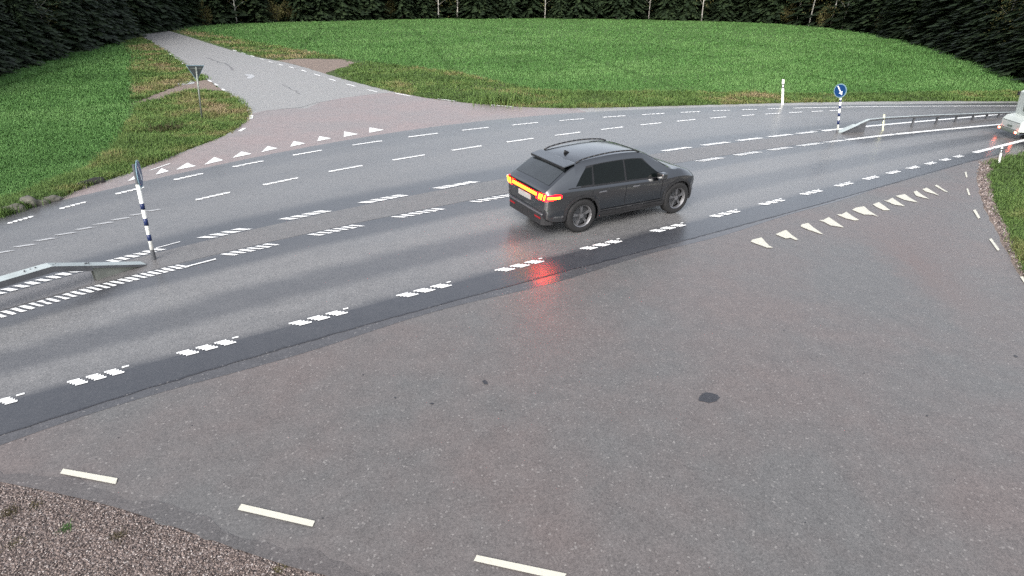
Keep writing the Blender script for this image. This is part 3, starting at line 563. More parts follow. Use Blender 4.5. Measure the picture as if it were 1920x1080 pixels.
# dead tufts and a weed on the near gravel
def tuft(name, px, py, n, h, mat, label, cat, tint, seed, spread=.05, group=None, wd=.006):
    g_ = np.random.default_rng(seed); c0 = P(px, py); Q = g_.normal(0, spread, (n, 2))
    Vv, T, cl2 = blades(Q, np.full(n, h), np.full(n, wd), 4, 1.6, seed, np.full(n, tint)); o = np_mesh(name, Vv, T, mat, cl2); o.location = (c0.x, c0.y, .01); tag(o, label, cat, group); return o
tuft('weed', 124, 990, 26, .05, M['crop'], 'small green weed growing in the pink gravel shoulder', 'plant', .1, 1, .022)
tuft('dead_tuft', 16, 962, 30, .06, M['brush'], 'dark dead tuft in the gravel at the left edge of the photo', 'plant', .1, 2, .04)
tuft('dead_tuft', 222, 1004, 24, .05, M['brush'], 'dead brown tuft in the gravel right of the green weed', 'plant', .1, 3, .03)
tuft('dead_tuft', 66, 948, 20, .04, M['brush'], 'small dead tuft in the gravel up left of the green weed', 'plant', .3, 4, .03)
tuft('dead_tuft', 528, 1066, 22, .04, M['brush'], 'pale dead tuft at the gravel tip beside the bottom edge line', 'plant', .5, 5, .03)
tuft('dead_tuft', 22, 1022, 22, .04, M['brush'], 'low dead tuft in the gravel near the bottom left corner', 'plant', .4, 6, .04)
tuft('shrub', 950, 190, 190, .55, M['grass'], 'loose yellow green shrub beside the far road edge', 'shrub', .45, 7, .75, wd=.03)
tuft('shrub', 316, 243, 60, .28, M['brush'], 'small dark dead shrub on the left corner verge', 'shrub', .0, 8, .3, wd=.02)

# stones by the left verge
def rock(px, py, s, label, seed, mat='stone', name='stone', group=None):
    bm = bmesh.new(); bmesh.ops.create_icosphere(bm, subdivisions=3, radius=1); g_ = random.Random(seed)
    from mathutils import noise as mn
    for v in bm.verts:
        k = 1+.38*mn.noise(v.co*1.3+Vector((seed*3.1, 0, 0)))+.12*mn.noise(v.co*4+Vector((seed, 5, 0))); v.co = Vector((v.co.x*k*s[0], v.co.y*k*s[1], v.co.z*k*s[2]*.75))
    o = bm_obj(name, bm, M[mat], None, True); p = P(px, py); o.location = (p.x, p.y, s[2]*.3); o.rotation_euler.z = g_.uniform(0, 3); tag(o, label, 'stone' if mat == 'stone' else 'debris', group); return o
rk = 'stones along the left road edge'
rock(28, 396, (.26, .14, .16), 'pale grey stone at the road edge, nearest the left photo border', 1, group=rk)
rock(54, 385, (.28, .15, .22), 'large upright grey stone in the left road edge', 2, group=rk)
rock(78, 383, (.17, .10, .12), 'small grey stone right of the large upright stone', 3, group=rk)
rock(98, 377, (.22, .12, .13), 'flat pale stone, last of the row along the left road edge', 4, group=rk)
rock(160, 352, (.09, .06, .05), 'small white stone in front of the dark debris heap', 5, group=rk)
rock(187, 343, (.08, .05, .045), 'small white stone right of the dark debris heap', 6, group=rk)
rock(172, 345, (.34, .13, .14), 'black wet debris heap at the left road edge', 7, 'dark_debris', 'debris')

# ------------------------------------------------------------------ forest beyond the fields
def spruce_meshes(seed, h, fine=1):
    g_ = np.random.default_rng(seed); V = []; T = []; C_ = []
    nl = 26
    for i in range(nl):
        z = h*(.10+.88*(i/nl)**.9); r = (h*.21)*(1-(i/nl))**.85+.12; k = int((13*(1-i/nl)+5)*(1.8 if fine else 1))
        for j in range(k):
            a = g_.uniform(0, 6.283); rr = r*g_.uniform(.7, 1.15); dz = -rr*g_.uniform(.25, .5); d = np.array([math.cos(a), math.sin(a)]); nrm = np.array([-d[1], d[0]])
            for t in range(5):
                f0 = t/5; f1 = (t+1.35)/5; wv = rr*(.15 if fine else .26)*(1.1-f0*.6)*g_.uniform(.7, 1.3); b = len(V); zz = z+g_.uniform(-.15, .15)
                V += [(*(d*rr*f0+nrm*wv*.3), zz+dz*f0), (*(d*rr*f1+nrm*wv), zz+dz*f1-.15*wv), (*(d*rr*f1-nrm*wv), zz+dz*f1-.35*wv)]; T.append((b, b+1, b+2)); C_ += [g_.uniform(0, 1)]*3
    return np.array(V), np.array(T), np.array(C_)
def make_tree(kind, seed):
    if kind == 'spruce':
        h = 13+3*(seed % 3); t = empty('spruce_tree', (0, 0, 0)); V, T, C_ = spruce_meshes(seed, h); np_mesh('crown', V, T, M['needle'], C_, t)
        bm = bmesh.new(); cyl(bm, (0, 0, -.2), (0, 0, h*.97), .17, .02, 8); bm_obj('trunk', bm, M['bark'], t)
    elif kind == 'birch':
        t = empty('birch_tree', (0, 0, 0)); g_ = np.random.default_rng(seed); bm = bmesh.new(); cyl(bm, (0, 0, -.2), (.2, .1, 6), .11, .08, 8); cyl(bm, (.2, .1, 6), (.1, .3, 11), .08, .02, 8)
        for k in range(14):
            z = 2.5+k*.55; a = g_.uniform(0, 6.28); cyl(bm, (.1, .1, z), (.1+math.cos(a)*1.5, .1+math.sin(a)*1.5, z+1.3), .03, .008, 5)
        bm_obj('trunk', bm, M['birch'], t)
        n = 900; c_ = g_.normal(0, 1, (n, 3))*np.array([1.1, 1.1, 2.4])+np.array([.1, .2, 7.5]); s = .13; d1 = g_.normal(0, 1, (n, 3))*s; d2 = g_.normal(0, 1, (n, 3))*s
        V = np.stack([c_, c_+d1, c_+d2], 1).reshape(-1, 3); np_mesh('crown', V, np.arange(3*n).reshape(-1, 3), M['brush'], np.repeat(g_.uniform(.3, 1, n), 3), t)
    else:
        t = empty('bush', (0, 0, 0)); g_ = np.random.default_rng(seed); n = 1400; c_ = g_.normal(0, 1, (n, 3)); c_ /= np.linalg.norm(c_, axis=1)[:, None]; c_ *= (g_.uniform(.3, 1, n)**.5)[:, None]; c_ = c_*np.array([1.7, 1.5, 1.5])*(1+.3*np.sin(c_[:, :1]*5))+np.array([0, 0, 1.5])
        d1 = g_.normal(0, 1, (n, 3))*.10; d2 = g_.normal(0, 1, (n, 3))*.10; d1[:, 2] += .12
        V = np.stack([c_, c_+d1, c_+d2], 1).reshape(-1, 3); np_mesh('foliage', V, np.arange(3*n).reshape(-1, 3), M['brush'], np.repeat(g_.uniform(0, 1, n), 3), t)
        bm = bmesh.new()
        for k in range(9):
            a = k*.7; cyl(bm, (0, 0, -.1), (math.cos(a)*.8, math.sin(a)*.8, 2.0), .035, .01, 5)
        bm_obj('stem', bm, M['bark'], t)
    return t
def copy_tree(o, parent=None):
    c_ = o.copy(); COL.objects.link(c_)
    if parent: c_.parent = parent
    for ch_ in [x for x in o.children]:
        copy_tree(ch_, c_)
    return c_
protos = {('spruce', s): make_tree('spruce', s) for s in (1, 2, 3)}; protos[('birch', 0)] = make_tree('birch', 4); protos[('bush', 0)] = make_tree('bush', 5)
used = set()
def tscale(x, y): return min(1., max(.34, math.hypot(x, y)/115))
def plant(key, x, y, label, cat, group, sc=1.):
    src = protos[key]
    if key in used: o = copy_tree(src)
    else: o = src; used.add(key)
    o.location = (x, y, -.05); o.rotation_euler = (0, 0, random.uniform(0, 6.28)); o.scale = (sc*random.uniform(.9, 1.1),)*2+(sc*random.uniform(.85, 1.15),)
    tag(o, label, cat, group); return o
tl = PA(TREE); seg = np.linalg.norm(np.diff(tl, axis=0), axis=1); cum = np.r_[0, np.cumsum(seg)]
def tpos(s): return np.array([np.interp(s, cum, tl[:, 0]), np.interp(s, cum, tl[:, 1])])
roadgap = [np.array(P(270, 60)[:2]), np.array(P(215, 42)[:2])]
s = 2.
while s < cum[-1]:
    p = tpos(s); d = p/np.linalg.norm(p); ts = tscale(*p); q_ = p+d*(3.6+random.uniform(.5, 3.0))*ts
    right = p[0] > 30 and p[1] < 75
    kind = random.choices(['spruce', 'birch', 'bush'], [.6, .25 if not right else .1, .12 if not right else .5])[0]
    key = (kind, random.choice((1, 2, 3)) if kind == 'spruce' else 0)
    lab = {'spruce': ('dark spruce in the forest edge beyond the fields', 'tree', 'forest edge spruces'), 'birch': ('thin pale birch in the forest edge beyond the fields', 'tree', 'forest edge birches'), 'bush': ('brownish bush at the foot of the forest edge', 'bush', 'forest edge bushes')}[kind]
    plant(key, q_[0], q_[1], *lab, sc=ts); s += (random.uniform(2.8, 4.4) if kind != 'bush' else random.uniform(1.8, 2.8))*max(ts, .5)
# deep forest mass behind the first row
V0, T0, C0 = spruce_meshes(9, 15, 0); Vs = []; Ts = []; Cs = []; nn = 0; g_ = np.random.default_rng(77)
for row in range(5):
    s = g_.uniform(0, 3)
    while s < cum[-1]:
        p = tpos(s); d = p/np.linalg.norm(p); ts = tscale(*p); q_ = p+d*(8.5+row*4+g_.uniform(0, 3))*ts; sc = g_.uniform(.8, 1.25)*ts; a = g_.uniform(0, 6.28)
        R2 = np.array([[math.cos(a), -math.sin(a), 0], [math.sin(a), math.cos(a), 0], [0, 0, 1]]); Vs.append(V0@R2.T*sc*np.array([1.25, 1.25, 1])+np.array([q_[0], q_[1], -.05])); Ts.append(T0+nn); Cs.append(C0*.8); nn += len(V0); s += g_.uniform(2.8, 4.4)*max(ts, .5)
o = np_mesh('forest', np.concatenate(Vs), np.concatenate(Ts), M['needle'], np.concatenate(Cs)); tag(o, 'dense dark spruce wood behind the forest edge', 'forest', kind='stuff')

# ------------------------------------------------------------------ signs, posts, rails
def ray_at(px, py, base):                                       # height above a base point at the pixel
    x = (px-960)/960; y = (py-540)/960; d = Rv*x+Fv*CF+Dn*y; b = P(*base); t = math.hypot(b.x, b.y)/math.hypot(d.x, d.y); return CH+t*d.z
def lean_of(base, top):                                          # small sideways lean of a post, as surveyed
    b = P(*base); x = (top[0]-960)/960; y = (top[1]-540)/960; d = Rv*x+Fv*CF+Dn*y; h = Vector((b.x, b.y, 0)).normalized()
    t_ = Vector((b.x, b.y, 0)).length/(d.x*h.x+d.y*h.y); T = Vector((0, 0, CH))+d*t_; lat = (T-b).dot(Vector((-h.y, h.x, 0)))
    return math.atan2(lat, T.z)*.85, h
def apply_lean(t, base, top):
    a, h = lean_of(base, top); ax = h; t.rotation_mode = 'QUATERNION'
    from mathutils import Quaternion
    q0 = Matrix.Rotation(t.rotation_euler.z, 4, 'Z').to_quaternion(); t.rotation_quaternion = Quaternion(ax, -a) @ q0
def keep_sign(topx, base, ztop, zdisc, rad, yaw, face_dir, label, stripes, post_r=.035, base_h=.12, lean=0):
    p = P(*base); t = empty('keep_right_sign', (p.x, p.y, 0), yaw); zb = zdisc-rad
    bm = bmesh.new(); cyl(bm, (0, 0, -.05), (0, 0, zb+.06), post_r, n=18); bm_obj('post', bm, M['postw'], t, True)
    for a, b in stripes:
        bm = bmesh.new(); cyl(bm, (0, 0, a), (0, 0, b), post_r+.003, n=18); bm_obj('dark_band', bm, M['bluep'], t, True)
    bm = bmesh.new(); cyl(bm, (0, 0, -.05), (0, 0, base_h), post_r*1.3, post_r*1.1, n=18); bm_obj('base_sleeve', bm, M['galvd'], t)
    bm = bmesh.new(); cyl(bm, (0, 0, zb-.12), (0, 0, zdisc+rad*.7), post_r*.8, n=14); bm_obj('bracket', bm, M['galvd'], t)
    dd = post_r+.02
    bm = bmesh.new(); cyl(bm, (dd, 0, zdisc), (dd+.012, 0, zdisc), rad, n=48); bm_obj('sign_rim', bm, M['signrim'], t)
    bm = bmesh.new(); cyl(bm, (dd+.010, 0, zdisc), (dd+.016, 0, zdisc), rad*.88, n=48); f = bm_obj('sign_face', bm, M['signblue'], t)
    # arrow pointing down to the right, as seen from the front
    pts = [(-.60, .62), (-.44, .74), (.17, -.10), (.36, .03), (.42, -.55), (-.10, -.32), (.05, -.20)]
    pts = [(-.50, .64), (-.32, .72), (.17, -.12), (.40, .00), (.36, -.62), (-.16, -.34), (.01, -.22)]
    V = [(dd+.0185, x*rad, zdisc+y*rad) for x, y in pts]
    mesh_obj('arrow', V, [tuple(range(7))], M['signwhite'], f)
    tag(t, label, 'road sign'); apply_lean(t, base, topx); return t
# right one faces the traffic coming from the left of the photo
bR = (1570, 249); zc = ray_at(1575.5, 168.5, bR); zt = ray_at(1576, 155, bR)
radR = (zt-zc)
pR = P(*bR); yawR = math.atan2(-pR.y, -pR.x)+R(-32)
keep_sign((1576, 156), bR, zt, zc, radR, yawR, 0, 'round blue keep right sign on striped post where the far median rail begins', [(ray_at(1574, 190, bR)-.0, ray_at(1574, 186, bR)), (ray_at(1574, 203, bR), ray_at(1574, 197, bR)), (ray_at(1573, 218, bR), ray_at(1573, 211, bR)), (ray_at(1572, 233, bR), ray_at(1572, 225, bR))], .04)
bL = (289, 487); zc = ray_at(255, 326, bL); zt = ray_at(251, 300, bL); pL = P(*bL)
yL = math.atan2(-pL.y, -pL.x)+R(79)
keep_sign((251, 301), bL, zt, zc, zt-zc, yL, 0, 'round blue keep right sign seen almost edge on, beside the near left rail end', [(ray_at(264, 393, bL), ray_at(264, 381, bL)), (ray_at(272, 423, bL), ray_at(272, 409, bL)), (ray_at(280, 451, bL), ray_at(280, 439, bL))], .035, .22)
# give way sign, seen from behind
bY = (379, 224); pY = P(*bY); zt = ray_at(369, 122, bY); zl = ray_at(371, 152, bY)
t = empty('give_way_sign', (pY.x, pY.y, 0), math.atan2(-pY.y, -pY.x)+R(28)); hh_ = zt-zl; hw = hh_*.62
bm = bmesh.new(); cyl(bm, (0, 0, -.05), (0, 0, zt-.06), .032, n=12); bm_obj('post', bm, M['pole'], t, True)
def tri_plate(name, s, x0, x1, mat, parent):
    c0 = zl+hh_*.6; pts = [(-hw*s, c0+(zt-c0)*s), (hw*s, c0+(zt-c0)*s), (0, c0+(zl-c0)*s)]
    V = [(x0, a, b) for a, b in pts]+[(x1, a, b) for a, b in pts]
    return mesh_obj(name, V, [(0, 1, 2), (5, 4, 3), (0, 3, 4, 1), (1, 4, 5, 2), (2, 5, 3, 0)], mat, parent)
tri_plate('sign_rim', 1.0, -.055, -.045, M['signrim'], t); tri_plate('sign_back', .9, -.045, -.040, M['signback'], t); tri_plate('sign_face', .97, -.062, -.055, plain('sign_yellow', (.8, .6, .08), .4), t)
bm = bmesh.new(); box(bm, (-.035, 0, zt-.12), (.02, hw*1.2, .035)); bm_obj('bracket', bm, M['pole'], t)
tag(t, 'triangular give way sign showing its grey back, in the left corner verge', 'road sign'); apply_lean(t, bY, (369, 122))
# marker posts
def marker(base, top, r, label, band, white=M['postw'], lean=0, group=None):
    p = P(*base); h = ray_at(*top, base); t = empty('marker_post', (p.x, p.y, 0), math.atan2(-p.y, -p.x)); t.rotation_euler.x = lean
    bm = bmesh.new(); vs = box(bm, (0, 0, h/2-.05), (r*1.3, r*2, h+.1)); bevel(bm, r*.25, 2); bm_obj('post', bm, white, t)
    bm = bmesh.new(); box(bm, (0, 0, h*(band[0]+band[1])/2), (r*1.3+.008, r*2+.008, h*(band[1]-band[0]))); bm_obj('dark_band', bm, M['black'], t)
    bm = bmesh.new(); box(bm, (r*.65+.006, 0, h*(band[0]+band[1])/2), (.006, r*.9, h*.09)); bm_obj('reflector', bm, M['signwhite'], t)
    tag(t, label, 'marker post', 'roadside marker posts'); apply_lean(t, base, top); return t
marker((1467, 196), (1467, 148), .055, 'tall white marker post with black band on the far verge', (.66, .82))
marker((1872.5, 308), (1878, 276), .028, 'white marker post with black upper band by the right grass bank', (.70, .93), lean=0)
marker((1655, 245), (1657, 214), .03, 'short cream marker post standing in the line of the far median rail', (.60, .70), M['posty'])

def rail(name, pts3, width, th, mat_top, mat_side, parent):     # box beam along 3-D points; shade painted into its darker sides and underside
    V = []; n = len(pts3)
    for i, p in enumerate(pts3):
        p = Vector(p); d = Vector(pts3[min(i+1, n-1)])-Vector(pts3[max(i-1, 0)]); d.z = 0; d.normalize(); s_ = Vector((-d.y, d.x, 0))*width/2
        V += [p+s_, p-s_, p-s_-Vector((0, 0, th)), p+s_-Vector((0, 0, th))]
    top = mesh_obj(name, V, [f for i in range(n-1) for f in [(4*i, 4*i+1, 4*i+5, 4*i+4), (4*i+1, 4*i+2, 4*i+6, 4*i+5), (4*i+2, 4*i+3, 4*i+7, 4*i+6), (4*i+3, 4*i, 4*i+4, 4*i+7)]]+[(0, 3, 2, 1), (4*n-4, 4*n-3, 4*n-2, 4*n-1)], mat_top, parent)
    top.data.materials.append(mat_side)
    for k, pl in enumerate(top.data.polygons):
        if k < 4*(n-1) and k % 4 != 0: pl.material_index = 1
    return top
# left rail: lies in the vertical plane through the plate's ground line
def on_plane(px, py, a, b):                                     # ray meets the vertical plane through ground points a, b
    a = P(*a); b = P(*b); n_ = Vector((-(b-a).y, (b-a).x, 0)); x = (px-960)/960; y = (py-540)/960; d = Rv*x+Fv*CF+Dn*y
    o_ = Vector((0, 0, CH)); t_ = (a-o_).dot(n_)/d.dot(n_); return o_+d*t_
la, lb = (172, 527), (262, 498)
tip = on_plane(270, 495, la, lb); jt = on_plane(168, 495, la, lb); kn = on_plane(93, 496, la, lb); en = on_plane(0, 523, la, lb)
tip.z = max(tip.z, .03)
dirL = (en-kn).normalized(); far_ = kn+dirL*12; far_.z = kn.z+(en.z-kn.z)*1.0
g0 = empty('guard_rail', (jt.x, jt.y, 0)); inv = Vector((-jt.x, -jt.y, 0))
sh = lambda p: (p.x-jt.x, p.y-jt.y, p.z)
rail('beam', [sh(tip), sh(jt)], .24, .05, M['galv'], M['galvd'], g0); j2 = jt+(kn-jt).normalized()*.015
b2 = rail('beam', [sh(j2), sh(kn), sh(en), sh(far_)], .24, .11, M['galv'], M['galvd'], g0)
# side plate closing the ramp
pa = P(*la); n_p = Vector((-(tip-jt).y, (tip-jt).x, 0)).normalized()
for sgn in (-1, 1):
    o3 = n_p*.055*sgn
    V = [Vector((jt.x, jt.y, 0))+o3-jt.xyz*1+Vector((0, 0, jt.z)) for _ in range(0)]
    V = [(o3.x, o3.y, jt.z-.05), (o3.x, o3.y, 0), (tip.x-jt.x+o3.x, tip.y-jt.y+o3.y, 0), (tip.x-jt.x+o3.x, tip.y-jt.y+o3.y, max(.01, tip.z-.05))]
    mesh_obj('side_plate', V, [(0, 1, 2, 3)], M['plate'], g0)
for k in range(10):
    pp = j2+(kn-j2)*random.choice([.03, .06, .9])+Vector((random.uniform(-.04, .04), random.uniform(-.04, .04), .004)); bm = bmesh.new(); cyl(bm, sh(pp), sh(pp+Vector((0, 0, .012))), .009, n=8); bm_obj('bolt', bm, M['galvd'], g0)
for k in range(8):
    pp = kn+(en-kn)*random.choice([.3, .36, .5])+Vector((random.uniform(-.03, .03), random.uniform(-.03, .03), .006)); bm = bmesh.new(); cyl(bm, sh(pp), sh(pp+Vector((0, 0, .012))), .009, n=8); bm_obj('bolt', bm, M['galvd'], g0)

pp = kn+dirL*3.2; bm = bmesh.new(); box(bm, sh(Vector((pp.x, pp.y, pp.z/2-.05))), (.08, .05, pp.z)); bm_obj('post', bm, M['galvd'], g0)
tag(g0, 'galvanised median guard rail ramping down to the ground at the near left', 'guard rail')
# right rail
bpts = [(1573, 249, 1576, 249), (1642, 252, 1625, 223.5)]
def top_at(base, px, py): h = ray_at(px, py, base); p = P(*base); return Vector((p.x, p.y, h))
R_base = [(1574, 250), (1622, 247), (1655, 243.5), (1709, 238), (1754, 233), (1790, 229.5), (1822, 226), (1848, 223), (1871, 221), (1905, 217), (1990, 209)]
R_top = [None, (1622, 223), (1655, 219.5), (1709, 216.5), (1754, 214.5), (1790, 213.2), (1822, 212), (1848, 211), (1871, 210.3), (1905, 209.5), (1990, 202)]
tops = [top_at((1574, 250), 1574, 249)]+[top_at(b, *t) for b, t in zip(R_base[1:], R_top[1:])]
tops[0].z = .05
g1 = empty('guard_rail', (tops[0].x, tops[0].y, 0)); s1 = lambda p: (p[0]-tops[0].x, p[1]-tops[0].y, p[2])
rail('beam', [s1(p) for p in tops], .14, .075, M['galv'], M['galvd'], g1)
for b, tp in list(zip(R_base, tops))[3:10]:
    p = P(*b); bm = bmesh.new(); box(bm, s1((p.x, p.y, (tp.z-.06)/2-.03)), (.07, .06, tp.z-.02)); bm_obj('post', bm, M['galvd'], g1)
e0, e1 = tops[0], tops[1]; m_ = e0.lerp(e1, .92)
for sgn in (-1, 1):
    n_ = Vector((-(e1-e0).y, (e1-e0).x, 0)).normalized()*.05*sgn
    mesh_obj('side_plate', [s1(Vector((e0.x, e0.y, 0))+n_), s1(Vector((m_.x, m_.y, 0))+n_), s1(Vector((m_.x, m_.y, m_.z-.06))+n_)], [(0, 1, 2)], M['galvd'], g1)
wd = [tops[0]+Vector((0, 0, .0)), tops[0].lerp(tops[1], .55)]
rail('ramp_cover', [s1(wd[0]+Vector((0, 0, .02))), s1(wd[1]+Vector((0, 0, .02)))], .26, .015, M['galv'], M['galvd'], g1)
tag(g1, 'galvanised median guard rail on dark posts, sloping to the ground at its near end', 'guard rail')

# ------------------------------------------------------------------ the dark SUV
PAINT = None
m_, n_, b_ = new_mat('dark_blue_grey_car_paint'); q = NB(m_)
tc = q.node('ShaderNodeTexCoord').outputs['Object']
dirt = q.noise(2.5, tc, 6, .6); q.link(q.mix(q.ramp(dirt, [(.4, 0.), (.75, .5)]), (.008, .012, .016), (.010, .013, .015)), b_.inputs['Base Color'])
b_.inputs['Metallic'].default_value = .85; b_.inputs['Coat Weight'].default_value = 1; b_.inputs['Coat Roughness'].default_value = .14; b_.inputs['Coat IOR'].default_value = 2.4; q.link(q.math('ADD', q.math('MULTIPLY', dirt, .2), .28), b_.inputs['Roughness'])
M['paint'] = m_
M['glass'] = plain('dark_tinted_glass', (.004, .006, .006), .06, 0, .22, var=.1)
M['rglass'] = plain('sky_lit_screen_glass', (.02, .024, .026), .12, 0, 1.0, coat=.5, var=.1)
M['clad'] = plain('charcoal_cladding', (.018, .018, .02), .6, var=.2)
M['tyre'] = plain('tyre_rubber', (.014, .014, .015), .8, var=.2)
M['rim'] = plain('grey_alloy', (.26, .26, .27), .35, .8, var=.15)
M['chrome'] = plain('dull_chrome', (.3, .3, .32), .25, .8)
M['lampy'] = plain('lit_tail_lamp', (.9, .25, .02), .3, emit=(1, .62, .015), es=2.9, var=0)
M['lampr'] = plain('red_tail_lens', (.5, .01, .02), .25, emit=(1, .001, .006), es=4.0, var=0)
M['lampc'] = plain('bright_red_tail_lens', (.5, .01, .02), .25, emit=(1, .0004, .002), es=22.0, var=0)
M['redlens'] = plain('unlit_red_lens', (.25, .008, .012), .25, var=0)
M['platew'] = plain('pale_number_plate', (.36, .35, .34), .5, var=.1)
rw, fw = P(1095, 431), P(1268, 396)
wb = (fw-rw).length; CS = wb/2.78; hd = math.atan2((fw-rw).y, (fw-rw).x)
XR, XF, HT = .92, 3.70, .80                                    # rear axle, front axle, half track
fwd = Vector((math.cos(hd), math.sin(hd), 0)); left = Vector((-fwd.y, fwd.x, 0))
org = rw - fwd*(XR*CS+.17) + left*HT*CS
car = empty('car', (org.x, org.y, .006), hd, CS)
tag(car, 'dark blue grey SUV with lit full width tail light bar, driving on the highway', 'car')
# sections: x, zbottom, width, belt z, roof half width, top z
SEC = np.array([
 (0.00, .42, .80, .93, .74, .985), (.04, .36, .86, .98, .77, 1.05), (.14, .30, .895, 1.00, .77, 1.125), (.30, .27, .915, 1.015, .755, 1.24), (.50, .25, .925, 1.02, .735, 1.375), (.66, .24, .93, 1.02, .715, 1.465),
 (.80, .23, .935, 1.015, .70, 1.52), (1.1, .22, .94, 1.005, .70, 1.575), (1.6, .21, .94, .99, .70, 1.615), (2.1, .21, .94, .98, .69, 1.62), (2.55, .21, .94, .97, .675, 1.585), (2.85, .21, .94, .96, .67, 1.50),
 (3.15, .21, .94, .96, .705, 1.34), (3.42, .21, .94, .965, .75, 1.175), (3.58, .21, .938, .975, .78, 1.115), (3.9, .22, .93, .97, .77, 1.085), (4.2, .23, .905, .93, .74, 1.03), (4.42, .25, .87, .88, .70, .965), (4.56, .30, .80, .80, .64, .87), (4.62, .36, .72, .68, .56, .74)])
SEC[SEC[:, 0] > 3.7, 0] = 3.7+(SEC[SEC[:, 0] > 3.7, 0]-3.7)*.70
XE = float(SEC[-1, 0])
def sec(x):
    k = np.clip(np.searchsorted(SEC[:, 0], x)-1, 0, len(SEC)-2); i0, i1, i2, i3 = max(k-1, 0), k, k+1, min(k+2, len(SEC)-1)
    x0, x1 = SEC[i1, 0], SEC[i2, 0]; t = min(max((x-x0)/(x1-x0), 0), 1)
    m1 = (SEC[i2]-SEC[i0])/(SEC[i2, 0]-SEC[i0, 0])*(x1-x0); m2 = (SEC[i3]-SEC[i1])/(SEC[i3, 0]-SEC[i1, 0])*(x1-x0)
    h00 = 2*t**3-3*t**2+1; h10 = t**3-2*t**2+t; h01 = -2*t**3+3*t**2; h11 = t**3-t**2
    return h00*SEC[i1]+h10*m1+h01*SEC[i2]+h11*m2
def side_pts(x):
    _, zb, w_, zs, wr, zt_ = sec(x); tum = zt_-zs
    return [(0, zb), (w_*.80, zb), (w_*.95, zb+.07), (w_*.985, zb+.22), (w_*.965, .60), (w_*.995, .82*(zs/.97)), (w_*.985, zs-.035), (w_*.945, zs+.005), (w_*.945+(wr-w_*.945)*.5, zs+tum*.48), (wr+.015, zt_-tum*.12-.01), (wr-.05, zt_-.022*min(1, tum*3)), (wr*.6, zt_-.004), (0, zt_+.004)]
J = 13
xs = np.unique(np.concatenate([SEC[:, 0], np.linspace(0, XE, 70)]))
V = []; 
for x in xs:
    pts = side_pts(x)
    for (y, z) in pts: V.append((x, -y, z))
    for (y, z) in pts[-2:0:-1]: V.append((x, y, z))
rl = 2*J-2; F_ = [(i*rl+j, i*rl+(j+1) % rl, (i+1)*rl+(j+1) % rl, (i+1)*rl+j) for i in range(len(xs)-1) for j in range(rl)]
F_ += [tuple(range(rl))[::-1], tuple((len(xs)-1)*rl+j for j in range(rl))]
body = mesh_obj('body', V, F_, M['paint'], None, False)
bpy.context.view_layer.update()
cut = []
for ax in (XR, XF):
    bm = bmesh.new(); cyl(bm, (ax, -1.2, .39), (ax, -.60, .39), .44, n=40); cyl(bm, (ax, .60, .39), (ax, 1.2, .39), .44, n=40)
    c_ = bm_obj('cutter', bm); md = body.modifiers.new('b', 'BOOLEAN'); md.operation = 'DIFFERENCE'; md.object = c_; md.solver = 'EXACT'; cut.append(c_)
dg = bpy.context.evaluated_depsgraph_get(); nm = bpy.data.meshes.new_from_object(body.evaluated_get(dg)); body.modifiers.clear(); body.data = nm; nm.name = 'body'
for c_ in cut: bpy.data.objects.remove(c_)
nm.polygons.foreach_set('use_smooth', [True]*len(nm.polygons))
try: nm.set_sharp_from_angle(angle=R(32))
except Exception: pass
if not nm.materials: nm.materials.append(M['paint'])
body.parent = car
def surf(x, t, off=.004, side=-1, a=7, b=9):                     # point on the side glass area: t 0 belt .. 1 roof side
    p = side_pts(x); y0, z0 = p[a]; y1, z1 = p[a+1]; y2, z2 = p[b]
    if t < .5: y, z = y0+(y1-y0)*t*2, z0+(z1-z0)*t*2
    else: y, z = y1+(y2-y1)*(t*2-1), z1+(z2-z1)*(t*2-1)
    return (x, side*(y+off), z+off*.3)
def side_glass(x0b, x1b, x0t, x1t, t0, t1, side, name='side_window', mat=None, off=.005):
    n, m2 = 14, 8; V = []
    for j in range(m2+1):
        t = t0+(t1-t0)*j/m2; f = j/m2; a = x0b+(x0t-x0b)*f; b = x1b+(x1t-x1b)*f
        for i in range(n+1): V.append(surf(a+(b-a)*i/n, t, off, side))
    return mesh_obj(name, V, [(j*(n+1)+i, j*(n+1)+i+1, (j+1)*(n+1)+i+1, (j+1)*(n+1)+i)[::(1 if side < 0 else -1)] for j in range(m2) for i in range(n)], mat or M['glass'], car, True)
for sd_ in (-1, 1):
    side_glass(.86, 3.20, 1.06, 2.64, .05, .89, sd_, 'window_surround', M['black'], .003); side_glass(2.12, 3.24, 2.10, 2.60, .08, .86, sd_); side_glass(1.22, 2.07, 1.24, 2.055, .08, .86, sd_); side_glass(.74, 1.17, 1.04, 1.20, .10, .80, sd_)
def top_glass(x0, x1, f0, f1, name, off=.006):                  # windscreen / rear window on the top surface
    n, m2 = 12, 16; V = []
    for i in range(n+1):
        x = x0+(x1-x0)*i/n; p = side_pts(x); fr = f0+(f1-f0)*i/n; xsn = [q__[0] for q__ in p[9:]][::-1]; zsn = [q__[1] for q__ in p[9:]][::-1]
        for j in range(m2+1):
            y = (-1+2*j/m2)*xsn[-1]*fr; V.append((x+(off if x0 > 2 else -off)*.6, y, np.interp(abs(y), xsn, zsn)+off))
    return mesh_obj(name, V, [(i*(m2+1)+j, (i+1)*(m2+1)+j, (i+1)*(m2+1)+j+1, i*(m2+1)+j+1) for i in range(n) for j in range(m2)], M['rglass'], car, True)
top_glass(2.66, 3.40, .93, .95, 'windscreen'); top_glass(.15, .60, .90, .90, 'rear_window')
